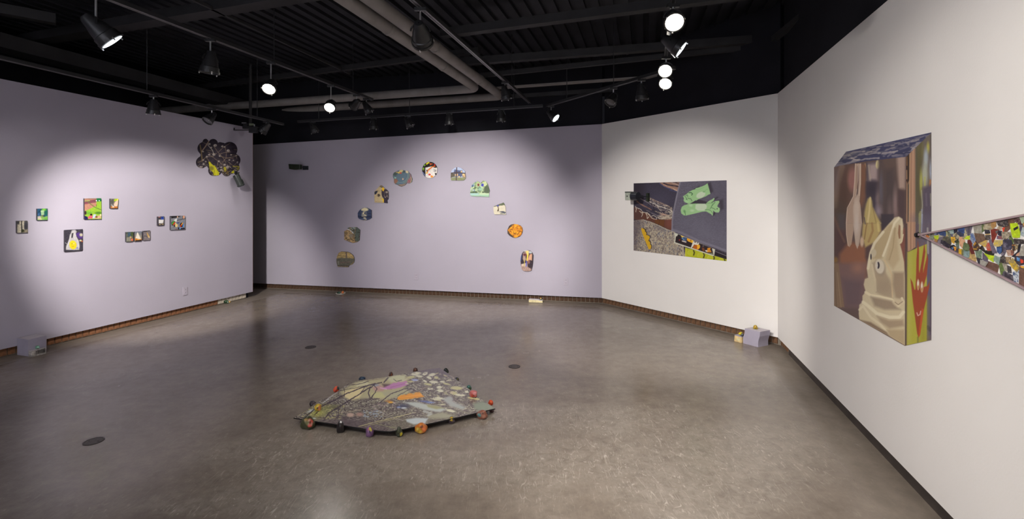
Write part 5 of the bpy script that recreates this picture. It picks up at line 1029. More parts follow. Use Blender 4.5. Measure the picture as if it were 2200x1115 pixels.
def floor_piece():
    A = [tuple(fpt(x, y)) for x, y in left]; B = [tuple(fpt(x, y)) for x, y in right]
    ring = [Vector(p) for p in A] + [Vector(p) for p in B[1:-1][::-1]]
    c = sum(ring, Vector()) / len(ring)
    t = thing('floor_panel', Vector((c.x, c.y, 0)), 'large irregular printed panel lying low on the floor, ringed by painted stones', 'artwork')
    MB().prism([p - Vector((0, 0, .008)) for p in ring], [p - Vector((0, 0, .0006)) for p in ring]).build('panel', M['side_black'], t)
    # make the sweep strictly increasing in depth
    def mono(L_):
        L_ = [(p[1], p[0]) for p in L_]; o = [L_[0]]
        for s, v in L_[1:]: o.append((max(s, o[-1][0] + 1e-4), v))
        return o
    a = mono(A); b = mono(B)
    V, f = ruled(a, b, 330, 620, lambda s, x: np.stack([x, s, np.full_like(s, ZT)], 1))
    np_mesh('printed_face', V, f, t, p_floor, 1.3, m='sheen', nrm=(0, 0, 1))
    MB().prism([Vector((c.x - .35, c.y - .25, 0)), Vector((c.x + .35, c.y - .25, 0)), Vector((c.x + .35, c.y + .25, 0)), Vector((c.x - .35, c.y + .25, 0))],
               [Vector((c.x - .35, c.y - .25, ZT - .008)), Vector((c.x + .35, c.y - .25, ZT - .008)), Vector((c.x + .35, c.y + .25, ZT - .008)), Vector((c.x - .35, c.y + .25, ZT - .008))]).build('support_block', M['side_black'], t)
floor_piece()
# ------------------------------------------------------------------ triangular panel covered in paper scraps
T1f = (1965, 455, 9.292); T2f = (2080, 455, 6.558); T0f = (1950, 440, 5.576)
def tpx(fr, x, y): return (fr[0] + x / fr[2], fr[1] + y / fr[2])
TH = .035
def tri_panel():
    tip = (1973.6, 503.9); up_ = lambda x: 503.9 - (x - 1973.6) * .1915; lo_ = lambda x: 503.9 + (x - 1973.6) * .5155
    XR = 2330.0
    P = [tip, (XR, lo_(XR)), (XR, up_(XR))]
    W3 = [WD.at(x, y, TH) for x, y in P]
    c = sum(W3, Vector()) / 3
    t = thing('triangular_panel', c - WD.n * TH, 'long triangular panel with a pinkish rim filled with cut paper scraps', 'artwork')
    MB().prism([p - WD.n * .02 for p in W3], [p - WD.n * .0045 for p in W3]).build('white_backing', mat('white backing board', (.80, .78, .75), .7), t)
    rim = mat('pinkish grey painted rim', (.36, .26, .28), .5, .3, .12, 20)
    for a, b in ((0, 1), (0, 2), (1, 2)):
        p, q = W3[a], W3[b]; u = (q - p).normalized(); v = u.cross(WD.n).normalized()
        if v.dot(c - p) < 0: v = -v
        MB().box((p + q) / 2 + v * .003 - WD.n * .008, u * ((q - p).length / 2), v * .0035, WD.n * .012).build('rim', rim, t)
        MB().box((p + q) / 2 - v * .003 - WD.n * .014, u * ((q - p).length / 2 - .004), v * .002, WD.n * .006).build('rim_edge', mat('pale rim edge', (.6, .55, .48), .6), t)
    S = []
    def s(fr, pts, col, c2=None, th=.5, sc=(18, 18)): S.append(([tpx(fr, x, y) for x, y in pts], col, c2, th, sc))
    # near the tip
    s(T1f, [(220, 480), (260, 450), (290, 470), (285, 515), (235, 510)], (186, 118, 62))
    s(T1f, [(255, 455), (330, 430), (385, 425), (385, 470), (340, 490), (290, 480)], (150, 148, 128), (70, 60, 58), .5, (20, 14))
    s(T1f, [(290, 520), (340, 470), (390, 480), (395, 560), (350, 580), (290, 540)], (128, 136, 122), (95, 100, 92))
    s(T1f, [(400, 430), (470, 410), (460, 455), (405, 470)], (118, 122, 150), (60, 62, 90))
    s(T1f, [(388, 482), (465, 475), (468, 530), (445, 558), (400, 520)], (186, 206, 40))
    s(T1f, [(388, 535), (455, 560), (440, 612), (400, 585)], (152, 112, 68))
    s(T1f, [(470, 400), (600, 380), (610, 440), (605, 480), (520, 465), (470, 430)], (62, 80, 122), (50, 62, 98))
    s(T1f, [(475, 458), (560, 475), (600, 490), (540, 500), (480, 520), (465, 490)], (178, 172, 152), (140, 130, 110))
    s(T1f, [(480, 525), (560, 500), (600, 495), (560, 560), (520, 650), (455, 620)], (122, 114, 124), (108, 100, 112))
    s(T1f, [(600, 380), (650, 375), (665, 420), (685, 480), (660, 515), (620, 480)], (150, 172, 132), (196, 150, 100), .58, (14, 60))
    s(T1f, [(560, 565), (590, 505), (650, 500), (690, 520), (722, 560), (715, 640), (680, 660), (620, 600)], (104, 100, 82), (70, 66, 58), .5, (30, 24))
    s(T1f, [(650, 380), (690, 420), (720, 480), (720, 560), (700, 520), (670, 470)], (98, 104, 88))
    s(T1f, [(540, 572), (600, 590), (680, 650), (720, 670), (660, 720), (600, 680), (530, 630)], (42, 38, 50), (66, 58, 70))
    s(T1f, [(668, 372), (765, 360), (772, 430), (730, 440), (700, 410)], (158, 176, 172), (128, 150, 150))
    s(T1f, [(715, 440), (770, 435), (755, 500), (730, 510), (716, 480)], (122, 124, 148), (86, 86, 110))
    s(T1f, [(765, 352), (845, 330), (850, 380), (810, 430), (768, 435)], (40, 40, 58), (56, 52, 68))
    s(T1f, [(770, 460), (830, 425), (890, 480), (870, 545), (800, 540)], (170, 160, 132), (98, 90, 76), .5, (22, 18))
    s(T1f, [(862, 328), (985, 308), (985, 420), (930, 440), (880, 390)], (64, 86, 140), (44, 60, 104), .5, (30, 50))
    s(T1f, [(845, 400), (890, 400), (970, 440), (965, 490), (905, 490), (850, 435)], (44, 50, 72), (60, 66, 90))
    s(T1f, [(725, 510), (790, 500), (805, 560), (780, 625), (740, 600)], (206, 162, 52), (122, 88, 50), .6, (18, 24))
    s(T1f, [(795, 590), (860, 545), (860, 600), (820, 620)], (60, 66, 50), (40, 42, 38))
    s(T1f, [(870, 560), (890, 610), (880, 680), (830, 640)], (92, 106, 74))
    s(T1f, [(890, 500), (965, 485), (1000, 600), (960, 725), (905, 660)], (196, 146, 112), (210, 166, 132))
    s(T1f, [(955, 520), (990, 400), (1010, 330), (1050, 430), (1050, 460), (990, 540)], (176, 168, 140), (130, 122, 96), .5, (16, 22))
    s(T1f, [(1010, 320), (1115, 290), (1115, 450), (1060, 460), (1040, 400)], (106, 98, 110))
    s(T1f, [(990, 540), (1040, 490), (1100, 480), (1085, 552)], (180, 200, 50))
    s(T1f, [(1060, 575), (1112, 575), (1150, 640), (1112, 690), (1060, 640)], (108, 50, 46), (86, 40, 40))
    s(T1f, [(990, 620), (1080, 660), (1095, 720), (1060, 780), (990, 770), (965, 720)], (104, 118, 82), (84, 100, 66))
    s(T1f, [(720, 680), (780, 665), (820, 700), (830, 800), (760, 770), (712, 725)], (38, 40, 54), (90, 130, 186), .62, (16, 22))
    s(T1f, [(780, 700), (825, 705), (845, 760), (800, 770)], (206, 122, 52), (232, 190, 70))
    s(T1f, [(820, 640), (880, 660), (880, 730), (840, 740)], (112, 126, 116), (80, 92, 88))
    s(T1f, [(830, 745), (885, 735), (885, 830), (825, 815)], (64, 58, 66), (84, 76, 84))
    s(T1f, [(885, 745), (938, 750), (935, 850), (880, 835)], (212, 170, 48), (190, 150, 44))
    s(T1f, [(940, 750), (985, 775), (985, 870), (938, 850)], (110, 112, 74))
    s(T1f, [(985, 775), (1085, 790), (1080, 900), (1040, 930), (980, 885)], (134, 154, 152), (112, 134, 134))
    s(T1f, [(655, 690), (700, 665), (710, 700), (690, 740), (660, 720)], (112, 104, 74))
    s(T1f, [(1085, 740), (1115, 750), (1170, 900), (1140, 960), (1070, 920), (1080, 800)], (194, 166, 112), (150, 120, 80))
    # the wide part
    s(T2f, [(78, 205), (190, 182), (190, 300), (95, 295)], (160, 156, 144), (142, 138, 126))
    s(T2f, [(192, 180), (225, 190), (225, 262), (195, 282)], (92, 106, 64))
    s(T2f, [(222, 215), (250, 170), (330, 150), (350, 235), (300, 250), (225, 250)], (182, 172, 146), (142, 126, 100), .5, (18, 14))
    s(T2f, [(325, 140), (385, 135), (385, 200), (345, 235), (325, 200)], (172, 132, 82))
    s(T2f, [(405, 125), (545, 112), (550, 190), (500, 210), (430, 190)], (58, 52, 54), (120, 112, 106), .58, (12, 10))
    s(T2f, [(410, 230), (440, 190), (475, 200), (465, 255), (430, 258)], (182, 170, 146), (150, 130, 104))
    s(T2f, [(480, 230), (515, 220), (512, 270), (490, 280)], (206, 72, 46))
    s(T2f, [(560, 90), (640, 92), (655, 130), (620, 200), (540, 280), (515, 262)], (108, 80, 66), (98, 70, 58))
    s(T2f, [(650, 75), (715, 62), (742, 175), (700, 170), (655, 130)], (72, 44, 46), (124, 108, 104), .55, (16, 40))
    s(T2f, [(722, 68), (787, 55), (787, 140), (760, 160)], (152, 168, 140), (178, 186, 160))
    s(T2f, [(600, 178), (685, 172), (718, 280), (715, 350), (630, 350), (605, 260)], (182, 208, 30), (168, 194, 30))
    s(T2f, [(640, 235), (695, 205), (698, 235), (650, 262)], (34, 34, 30))
    s(T2f, [(725, 180), (765, 165), (768, 240), (730, 300)], (92, 84, 104), (64, 56, 72))
    s(T2f, [(765, 225), (800, 215), (800, 350), (735, 320)], (178, 186, 182), (130, 150, 170))
    s(T2f, [(770, 160), (800, 140), (800, 220), (775, 210)], (196, 150, 84), (120, 90, 60))
    s(T2f, [(0, 205), (58, 195), (40, 260), (10, 330), (0, 330)], (112, 104, 118))
    s(T2f, [(35, 320), (65, 312), (110, 400), (70, 470), (35, 460)], (150, 160, 178), (84, 104, 152), .5, (20, 12))
    s(T2f, [(92, 308), (210, 322), (232, 395), (135, 438), (110, 380)], (112, 88, 74), (98, 76, 62))
    s(T2f, [(235, 255), (290, 258), (300, 300), (240, 305)], (40, 38, 48), (60, 56, 66))
    s(T2f, [(245, 312), (300, 305), (305, 330), (245, 332)], (196, 168, 118))
    s(T2f, [(245, 335), (310, 330), (310, 390), (250, 400)], (66, 58, 56), (110, 100, 96), .55, (10, 10))
    s(T2f, [(318, 240), (425, 262), (345, 438), (335, 400)], (128, 52, 40), (112, 44, 34))
    s(T2f, [(385, 275), (425, 262), (400, 310)], (98, 98, 96))
    s(T2f, [(430, 270), (470, 275), (475, 340), (450, 340), (420, 320)], (32, 32, 48), (48, 46, 60))
    s(T2f, [(410, 340), (475, 345), (475, 385), (408, 380)], (142, 84, 80), (100, 84, 120))
    s(T2f, [(480, 290), (595, 290), (600, 320), (540, 380), (485, 375)], (172, 162, 140), (112, 100, 88), .5, (14, 14))
    s(T2f, [(600, 320), (615, 360), (640, 400), (635, 455), (575, 395)], (98, 112, 62), (84, 98, 54))
    s(T2f, [(455, 470), (520, 385), (600, 405), (618, 470), (600, 520), (540, 540), (530, 450)], (56, 54, 70), (96, 92, 112), .55, (60, 40))
    s(T2f, [(620, 345), (700, 340), (690, 375), (650, 372)], (196, 180, 140), (150, 130, 96))
    s(T2f, [(650, 385), (787, 395), (787, 450), (660, 450)], (54, 48, 48), (116, 108, 104), .6, (10, 8))
    s(T2f, [(155, 450), (210, 405), (262, 405), (258, 450), (240, 495), (200, 470)], (176, 152, 104), (206, 172, 72), .55, (24, 24))
    s(T2f, [(75, 470), (105, 420), (160, 500), (130, 545), (80, 540)], (72, 54, 48), (216, 160, 50), .62, (24, 24))
    s(T2f, [(0, 410), (25, 405), (80, 580), (40, 580), (0, 480)], (108, 46, 42), (90, 38, 36))
    s(T2f, [(160, 520), (200, 472), (240, 550), (240, 580), (195, 545)], (38, 34, 34), (66, 60, 56))
    s(T2f, [(105, 560), (188, 545), (182, 655), (120, 635)], (100, 118, 96), (126, 142, 124))
    s(T2f, [(5, 510), (50, 520), (110, 660), (100, 690), (20, 650)], (196, 168, 112), (160, 132, 86))
    s(T2f, [(260, 450), (295, 440), (328, 540), (275, 545), (260, 510)], (172, 104, 88), (196, 60, 44), .62, (20, 20))
    s(T2f, [(295, 400), (320, 398), (395, 570), (340, 570), (300, 440)], (110, 102, 118), (96, 88, 104))
    s(T2f, [(365, 470), (375, 405), (475, 405), (475, 455), (420, 495)], (186, 166, 110), (214, 184, 60), .55, (24, 20))
    s(T2f, [(405, 500), (465, 495), (465, 560), (440, 590), (408, 560)], (52, 74, 118), (72, 100, 150))
    s(T2f, [(470, 470), (535, 450), (540, 540), (500, 630), (470, 600)], (84, 78, 90), (132, 126, 140), .5, (40, 50))
    s(T2f, [(240, 550), (330, 540), (360, 580), (350, 620), (290, 615), (245, 580)], (36, 34, 28))
    s(T2f, [(238, 590), (290, 610), (365, 625), (360, 680), (345, 702), (290, 665), (240, 610)], (182, 206, 36), (168, 192, 34))
    s(T2f, [(205, 575), (270, 650), (268, 715), (205, 670)], (104, 96, 112), (90, 82, 98))
    s(T2f, [(375, 620), (445, 650), (425, 742), (362, 680)], (142, 160, 150), (124, 144, 136))
    s(T2f, [(120, 650), (190, 672), (175, 740), (140, 720)], (46, 44, 56), (62, 58, 70))
    s(T2f, [(175, 680), (270, 715), (235, 765), (172, 735)], (158, 154, 146), (142, 138, 130))
    s(T2f, [(280, 702), (430, 750), (402, 858), (260, 780)], (112, 82, 70), (98, 70, 60))
    s(T2f, [(445, 650), (500, 620), (590, 740), (500, 720), (440, 720)], (62, 56, 56), (128, 118, 108), .55, (12, 12))
    s(T2f, [(530, 640), (600, 640), (590, 700), (540, 710)], (172, 150, 116), (120, 98, 74), .5, (14, 14))
    s(T2f, [(540, 545), (600, 540), (600, 610), (560, 615)], (182, 152, 136), (150, 116, 100))
    s(T2f, [(600, 540), (640, 560), (630, 610), (605, 610)], (150, 98, 82), (120, 80, 70))
    s(T2f, [(615, 470), (655, 455), (660, 540), (625, 545)], (58, 50, 44), (206, 130, 50), .62, (12, 18))
    s(T2f, [(660, 460), (700, 470), (690, 530), (665, 520)], (178, 160, 120), (120, 104, 80))
    s(T2f, [(710, 460), (742, 455), (720, 560), (660, 630), (620, 620), (690, 560)], (38, 38, 48), (52, 50, 60))
    s(T2f, [(745, 500), (787, 470), (787, 630), (720, 620)], (164, 160, 150), (148, 142, 132))
    s(T2f, [(690, 590), (722, 570), (715, 615), (672, 615)], (196, 150, 122))
    s(T2f, [(665, 630), (787, 635), (787, 735), (720, 750), (660, 700)], (50, 44, 52), (80, 72, 80), .5, (20, 20))
    s(T2f, [(685, 640), (725, 655), (722, 695), (690, 690)], (74, 122, 176), (110, 156, 206))
    s(T2f, [(735, 670), (770, 680), (775, 715), (745, 722)], (200, 66, 42))
    s(T2f, [(580, 720), (628, 665), (710, 790), (680, 838), (625, 790)], (150, 132, 84), (214, 176, 50), .52, (30, 30))
    s(T2f, [(470, 710), (545, 745), (550, 830), (510, 835), (480, 770)], (168, 162, 148), (140, 132, 118))
    s(T2f, [(550, 760), (600, 780), (608, 862), (560, 850)], (48, 44, 50), (84, 78, 84))
    s(T2f, [(435, 748), (470, 725), (512, 850), (460, 895)], (104, 122, 70), (88, 106, 60))
    s(T2f, [(510, 840), (625, 900), (640, 980), (485, 905)], (62, 56, 66), (104, 98, 108), .55, (50, 30))
    s(T2f, [(630, 860), (720, 830), (715, 985), (650, 985)], (186, 192, 198), (62, 78, 120), .55, (26, 12))
    s(T2f, [(725, 780), (787, 800), (787, 1060), (720, 1020)], (116, 86, 74), (100, 74, 64))
    s(T2f, [(730, 765), (787, 770), (787, 795), (745, 782)], (226, 180, 50), (200, 80, 40), .55, (14, 14))
    # what the frame cuts off at the right
    rg = random.Random(5); cols = [(110, 84, 72), (176, 196, 40), (60, 54, 64), (150, 160, 150), (186, 168, 130), (98, 112, 66), (64, 84, 132), (128, 54, 42), (200, 150, 60), (168, 162, 150)]
    for i in range(5):
        for j in range(9):
            x = 2206 + i * 22; yu = up_(x) + 6; yl = lo_(x) - 10; y = yu + (yl - yu) * (j + .5) / 9; h = (yl - yu) / 9 * .52
            S.append(([(x + rg.uniform(-2, 4), y - h * rg.uniform(.6, 1)), (x + 19 + rg.uniform(-3, 2), y - h * rg.uniform(.5, 1)), (x + 20 + rg.uniform(-3, 1), y + h * rg.uniform(.6, 1)), (x + rg.uniform(-2, 5), y + h * rg.uniform(.5, 1))], rg.choice(cols), rg.choice(cols), .62, (18, 18)))
    ra = random.Random(2); base = WD.n
    for i, (pts, col, c2, th, sc) in enumerate(S):
        z = TH - .0042 + (i % 7) * .0004
        mx = sum(p[0] for p in pts) / len(pts); my = sum(p[1] for p in pts) / len(pts)
        pts = [(mx + (x - mx) * 1.17, my + (y - my) * 1.17) for x, y in pts]
        lm = lambda x, y: (x, min(max(y, up_(x) + 3.0), lo_(x) - 3.4))
        pts = [lm(*p) for p in pts]
        P3 = [WD.at(x, y, z) for x, y in pts]
        bm = face_mesh(P3, WD.u, Vector((0, 0, 1)), .006, .004)
        bm.normal_update()
        if sum(f.normal.dot(WD.n) for f in bm.faces) < 0: bmesh.ops.reverse_faces(bm, faces=bm.faces[:])
        e = [x for x in bm.edges if x.is_boundary]
        g = bmesh.ops.extrude_edge_only(bm, edges=e)
        for v in [v for v in g['geom'] if isinstance(v, bmesh.types.BMVert)]: v.co -= WD.n * .0012
        off = Vector(ORIG[t.name])
        for v in bm.verts: v.co -= off
        me = bpy.data.meshes.new('paper_scrap'); bm.to_mesh(me); bm.free(); me.materials.append(M['ink'])
        def pf(P, col=col, c2=c2, th=th, sc=sc, i=i):
            c = Cv(P, col).fr(2080, 455, 6.5).grain(.16, 26, 26, i)
            if c2: c.spots(th, sc[0], sc[1], c2, i * 3 + 1, .9, rot=(i * 37) % 90, soft=.06)
            return c
        ink(me, off, pf, 1.05)
        o = bpy.data.objects.new('paper_scrap', me); COL.objects.link(o); o.parent = t
    MB().lathe(WD.at(1972.5, 505, .010), WD.n, [(0, .012), (.012, .012), (.014, .009)], 14).build('hook', M['side_black'], t)
tri_panel()

# ------------------------------------------------------------------ outlets
def outlet(W, px, py, label):
    c = W.at(px, py, 0); t = thing('power_outlet', c, label, 'outlet'); u = W.u; Z = Vector((0, 0, 1)); n = W.n
    MB().box(c + n * .004, u * .035, n * .004, Z * .057).build('cover_plate', M['plastic'], t, bevel=.002)
    for s_ in (-1, 1):
        r = MB().box(c + n * .009 + Z * (s_ * .021), u * .016, n * .0012, Z * .014).build('receptacle', M['plastic'], t)
        for q in (-1, 1): MB().box(c + n * .0105 + Z * (s_ * .021 + .003) + u * (q * .006), u * .0014, n * .0006, Z * .005).build('slot', M['slot'], r)
    MB().lathe(c + n * .008, n, [(0, .003), (.001, .003)], 8).build('screw', M['clip'], t)
outlet(WA, 397.5, 625.5, 'mauve outlet low on the left wall near its far end')
outlet(WB, 895, 594, 'mauve outlet low in the middle of the back wall')
outlet(WB, 1215.8, 605, 'mauve outlet low at the right end of the back wall')

# ------------------------------------------------------------------ floor drains
M['drain'] = mat('dark bronze drain cover', (.085, .072, .068), .5, .4, .3, 60)
M['drain_ring'] = mat('dark drain ring', (.04, .033, .03), .5, .4, .2, 30)
for (px, py), lb in (((201.5, 948), 'round drain cover in the floor at the lower left'), ((1105, 787.5), 'round drain cover in the floor right of the printed panel'), ((667.5, 745.8), 'round drain cover in the floor behind the printed panel')):
    c = floor_at(px, py); t = thing('floor_drain', c, lb, 'drain')
    MB().lathe(c, (0, 0, 1), [(0, .056), (.0022, .056), (.0022, .047), (.0008, .047)], 36, cap=False).build('ring', M['drain_ring'], t)
    MB().lathe(c, (0, 0, 1), [(0, .047), (.0016, .0465)], 36).build('cover', M['drain'], t)
    for sx in (-1, 1): MB().lathe(c + Vector((sx * .03, 0, .0016)), (0, 0, 1), [(0, .005), (.001, .004)], 10).build('screw', M['drain_ring'], t)

# ------------------------------------------------------------------ painted stones
def stone(name, label, bottom, w_, h_, d_, base, patches, seed, parent=None, cat='stone', group='painted stones around the floor panel', rough=.35, lumps=.16, squash=0.0):
    """bottom: point under the stone; patches: (right, up, radius, colour) as one faces the stone"""
    bm = bmesh.new(); bmesh.ops.create_icosphere(bm, subdivisions=4, radius=1.0)
    rng = np.random.RandomState(seed); ph = rng.uniform(0, 6.28, 9); fq = rng.uniform(1.2, 3.2, 9)
    dirs = []
    for v in bm.verts:
        d = v.co.copy(); dirs.append(tuple(d))
        k = 1 + lumps * (math.sin(fq[0] * d.x * 1.6 + ph[0]) * math.cos(fq[1] * d.z * 1.6 + ph[1]) + .5 * math.sin(fq[2] * d.y * 3 + ph[2] + d.x * 2)) - lumps * .3
        z = d.z
        if z < -.55: z = -.55 - (-.55 - z) * .25
        v.co = Vector((d.x * k * w_ / 2, d.y * k * d_ / 2, (z + .68) / 1.62 * h_ * (1 + .1 * (k - 1))))
    lo = min(v.co.z for v in bm.verts)
    for v in bm.verts: v.co.z -= lo
    me = bpy.data.meshes.new(name); bm.to_mesh(me); bm.free()
    me.polygons.foreach_set('use_smooth', [True] * len(me.polygons))
    D = np.array(dirs); vx = np.array(bottom) * np.array((1, 1, 0)); vx = vx / np.linalg.norm(vx); rx = np.array((vx[1], -vx[0], 0))
    R = D @ rx; U = D[:, 2]; Fr = -(D @ vx)
    col = np.tile(np.array(base, float), (len(D), 1))
    n1 = noise(R * 10 + seed, U * 10 + Fr * 3, 3, seed=seed, oct=3); col *= (1 + .35 * (n1 - .5))[:, None]
    for (a, b, r, cc) in patches:
        f = math.sqrt(max(0, 1 - a * a - b * b)); dd = np.sqrt((R - a) ** 2 + (U - b) ** 2 + (Fr - f) ** 2) + .25 * (n1 - .5)
        m_ = np.clip((r * 1.15 - dd) / .08 + .5, 0, 1)[:, None]; col = col * (1 - m_) + np.array(cc, float) * m_
    at = me.color_attributes.new('ink', 'FLOAT_COLOR', 'POINT')
    at.data.foreach_set('color', np.concatenate([np.clip(lin(col) * .9, 0, .9), np.ones((len(D), 1))], 1).ravel().astype(np.float32))
    me.materials.append(M['gloss']); o = bpy.data.objects.new(name, me); COL.objects.link(o); o.location = bottom
    return tag(o, label, cat, group)
gm = M['ink'].copy(); gm.name = 'glazed stone paint'; gm.node_tree.nodes['Principled BSDF'].inputs['Roughness'].default_value = .28; gm.node_tree.nodes['Principled BSDF'].inputs['Specular IOR Level'].default_value = .5
M['gloss'] = gm
def st(cx, cy, w_, h_, base, patches, label, seed, onz=0.0, dy=-.3, hs=1.1):
    """cx, cy, w, h in crop pixels of the floor piece frame"""
    px = LF[0] + cx / LF[2]; pb = LF[1] + (cy + h_ / 2) / LF[2]
    g = floor_at(px, pb, onz); m_ = g.y / F
    W_ = w_ / LF[2] * m_; Hh = h_ / LF[2] * m_ * hs
    dep = W_ * .8; g2 = Vector((g.x * (1 + dep * dy / g.y), g.y + dep * dy, onz))
    return stone('painted_stone', label, g2, W_ * 1.04, Hh, dep, base, patches, seed)
ol = (70, 72, 48)
st(237, 618, 132, 104, ol, [(.25, .35, .48, (205, 66, 48)), (.15, .55, .22, (214, 180, 160)), (.45, .1, .2, (212, 150, 130)), (-.3, .7, .22, (150, 120, 60)), (.25, .35, .16, (120, 30, 24)), (-.2, .3, .25, (120, 116, 70))], 'olive stone with a red and pink open mouth, front left of the panel', 1)
st(335, 487, 66, 58, (196, 162, 40), [(.5, .1, .6, (206, 130, 88)), (-.25, .25, .2, (40, 40, 34)), (-.3, .6, .3, (210, 190, 60))], 'yellow and salmon stone lying on the left part of the panel', 2, ZT, .2)
st(284, 458, 66, 50, (48, 38, 44), [(.2, .5, .4, (78, 62, 70))], 'dark plum stone behind the left tip of the panel', 3, 0, .5)
st(516, 316, 56, 52, (206, 78, 46), [(.7, .5, .5, (64, 86, 84)), (-.3, -.3, .3, (160, 50, 36))], 'orange and teal stone at the rounded back left edge', 4, 0, .6)
st(770, 212, 70, 24, (40, 56, 78), [(.2, .6, .4, (62, 84, 108))], 'flat dark blue stone at the back edge of the panel', 5, 0, .8)
st(1053, 164, 38, 42, (92, 60, 48), [(.2, .2, .35, (160, 96, 66)), (-.4, .5, .4, (58, 52, 56))], 'small round brown stone at the middle of the back edge', 6, 0, .6)
st(1295, 124, 46, 40, (84, 58, 50), [(-.2, .3, .4, (118, 74, 58))], 'dull brown stone at the right of the back edge', 7, 0, .7)
st(1594, 134, 50, 52, (34, 36, 34), [(.5, -.2, .4, (60, 78, 52)), (-.2, .5, .3, (72, 74, 78))], 'black green stone beside the farthest corner of the panel', 8, 0, .5)
st(1702, 214, 42, 36, (42, 44, 62), [(.4, .4, .35, (120, 118, 60))], 'small blue black stone on the back right edge', 9, 0, .5)
st(1822, 298, 46, 46, (52, 98, 88), [(.4, -.2, .5, (74, 92, 56)), (-.2, .5, .3, (80, 130, 122))], 'teal green stone on the back right edge', 10, 0, .5)
st(1868, 353, 78, 56, (196, 108, 104), [(-.3, -.3, .5, (190, 74, 58)), (.3, .4, .4, (214, 140, 138)), (0, 0, .14, (110, 60, 50))], 'pink and coral stone lying on the right part of the panel', 11, ZT, .2)
st(2036, 446, 48, 44, (212, 78, 44), [(.2, .5, .3, (226, 110, 66))], 'bright orange red stone behind the right tip', 12, 0, .6)
st(2046, 518, 42, 34, (78, 48, 48), [], 'dull maroon stone under the right tip', 13, 0, .4)
st(1950, 543, 100, 70, (142, 88, 70), [(-.55, .25, .35, (88, 136, 136)), (-.3, .6, .16, (60, 34, 30)), (.3, .2, .4, (156, 104, 84)), (.1, .6, .12, (50, 30, 28))], 'terracotta stone with a teal patch, front edge near the right tip', 14)
st(1650, 602, 60, 62, (66, 54, 62), [(0, .7, .55, (190, 160, 44)), (.3, .3, .2, (140, 120, 56))], 'dark purple stone with a yellow top on the front edge', 15)
st(1350, 672, 120, 82, (198, 116, 46), [(-.5, -.1, .55, (190, 152, 50)), (.1, .3, .14, (96, 44, 26)), (.45, .3, .4, (208, 110, 52)), (0, .6, .2, (120, 62, 34))], 'big orange and mustard stone on the front edge', 16)
st(1135, 718, 66, 84, (52, 56, 40), [(.5, -.2, .3, (196, 178, 44)), (-.2, .4, .3, (74, 78, 54))], 'dark green stone with a yellow streak beside the nearest corner', 17)
st(843, 714, 74, 94, (112, 78, 116), [(.2, .65, .35, (196, 184, 50)), (-.4, .6, .2, (150, 60, 70)), (0, .2, .25, (60, 42, 66)), (-.3, -.3, .4, (130, 92, 134))], 'purple stone with a yellow and red cap on the front edge', 18)
st(556, 668, 76, 102, (34, 28, 30), [(.1, .9, .2, (222, 220, 214)), (.2, .3, .3, (52, 42, 44))], 'black stone with a white tip, between olive and purple stones', 19)

# ------------------------------------------------------------------ boxes and small things along the walls
M['box'] = mat('mauve painted foam box', (.37, .34, .42), .8, .15, .04, 12)
M['boxtop'] = mat('pale box top', (.52, .48, .52), .8, .15, .08, 12)  # paler mauve than the box sides
M['foam'] = mat('cut raw foam, warm yellow', (.70, .52, .26), .85, .1, .25, 24, .5, 60)
M['foam_pale'] = mat('pale cut foam', (.66, .58, .34), .85, .1, .2, 24, .5, 60)
M['foam_grey'] = mat('mottled grey white foam', (.42, .39, .36), .85, .1, .5, 40, .5, 60)
Zv = Vector((0, 0, 1))
# left box
A = floor_at(36.6, 762.5); B = floor_at(60.5, 766.2); C_ = floor_at(100, 756.3); D_ = A + (C_ - B); hb = .172
t = thing('foam_box', (A + C_) / 2, 'mauve box against the left wall with a low rough step in front', 'box')
MB().prism([A, B, C_, D_], [p + Zv * hb for p in (A, B, C_, D_)]).build('box_body', M['box'], t, bevel=.002)
i_ = lambda p, q, r, s: [x.lerp((p + q + r + s) / 4, .015) for x in (p, q, r, s)]
MB().prism([p + Zv * hb for p in i_(A, B, C_, D_)], [p + Zv * (hb + .001) for p in i_(A, B, C_, D_)]).build('pale_top', M['boxtop'], t)
uB = (C_ - B).normalized(); nB = Vector((uB.y, -uB.x, 0)); nB = nB if nB.dot(-B) > 0 else -nB
s0 = B + uB * .002 + nB * .0025; s1 = B + uB * .125 + nB * .0025; so = nB * .05
MB().prism([s0, s0 + so, s1 + so * .8, s1], [p + Zv * .058 for p in (s0, s0 + so, s1 + so * .8, s1)]).build('step', M['foam_grey'], t)
MB().prism([p + Zv * .058 for p in (s0, s0 + so, s1 + so * .8, s1)], [p + Zv * .061 for p in (s0, s0 + so, s1 + so * .8, s1)]).build('step_top', M['boxtop'], t)
for k in range(7):
    p = s0 + so * 1.0 + uB * (.035 + k * .012)
    MB().box(p + Zv * .034 + nB * .0005 - nB * (.01 * (k * .1)), uB * .0022, nB * .0012, Zv * .019).build('groove', M['slot'], t)
stone('painted_stone', 'mint green stone on the step of the left box', (s0 + s1) / 2 + so * .42 + Zv * .061, .042, .034, .034, (120, 176, 150), [(.2, .3, .4, (170, 214, 196)), (0, -.6, .5, (96, 80, 66))], 31, group='single painted stones')
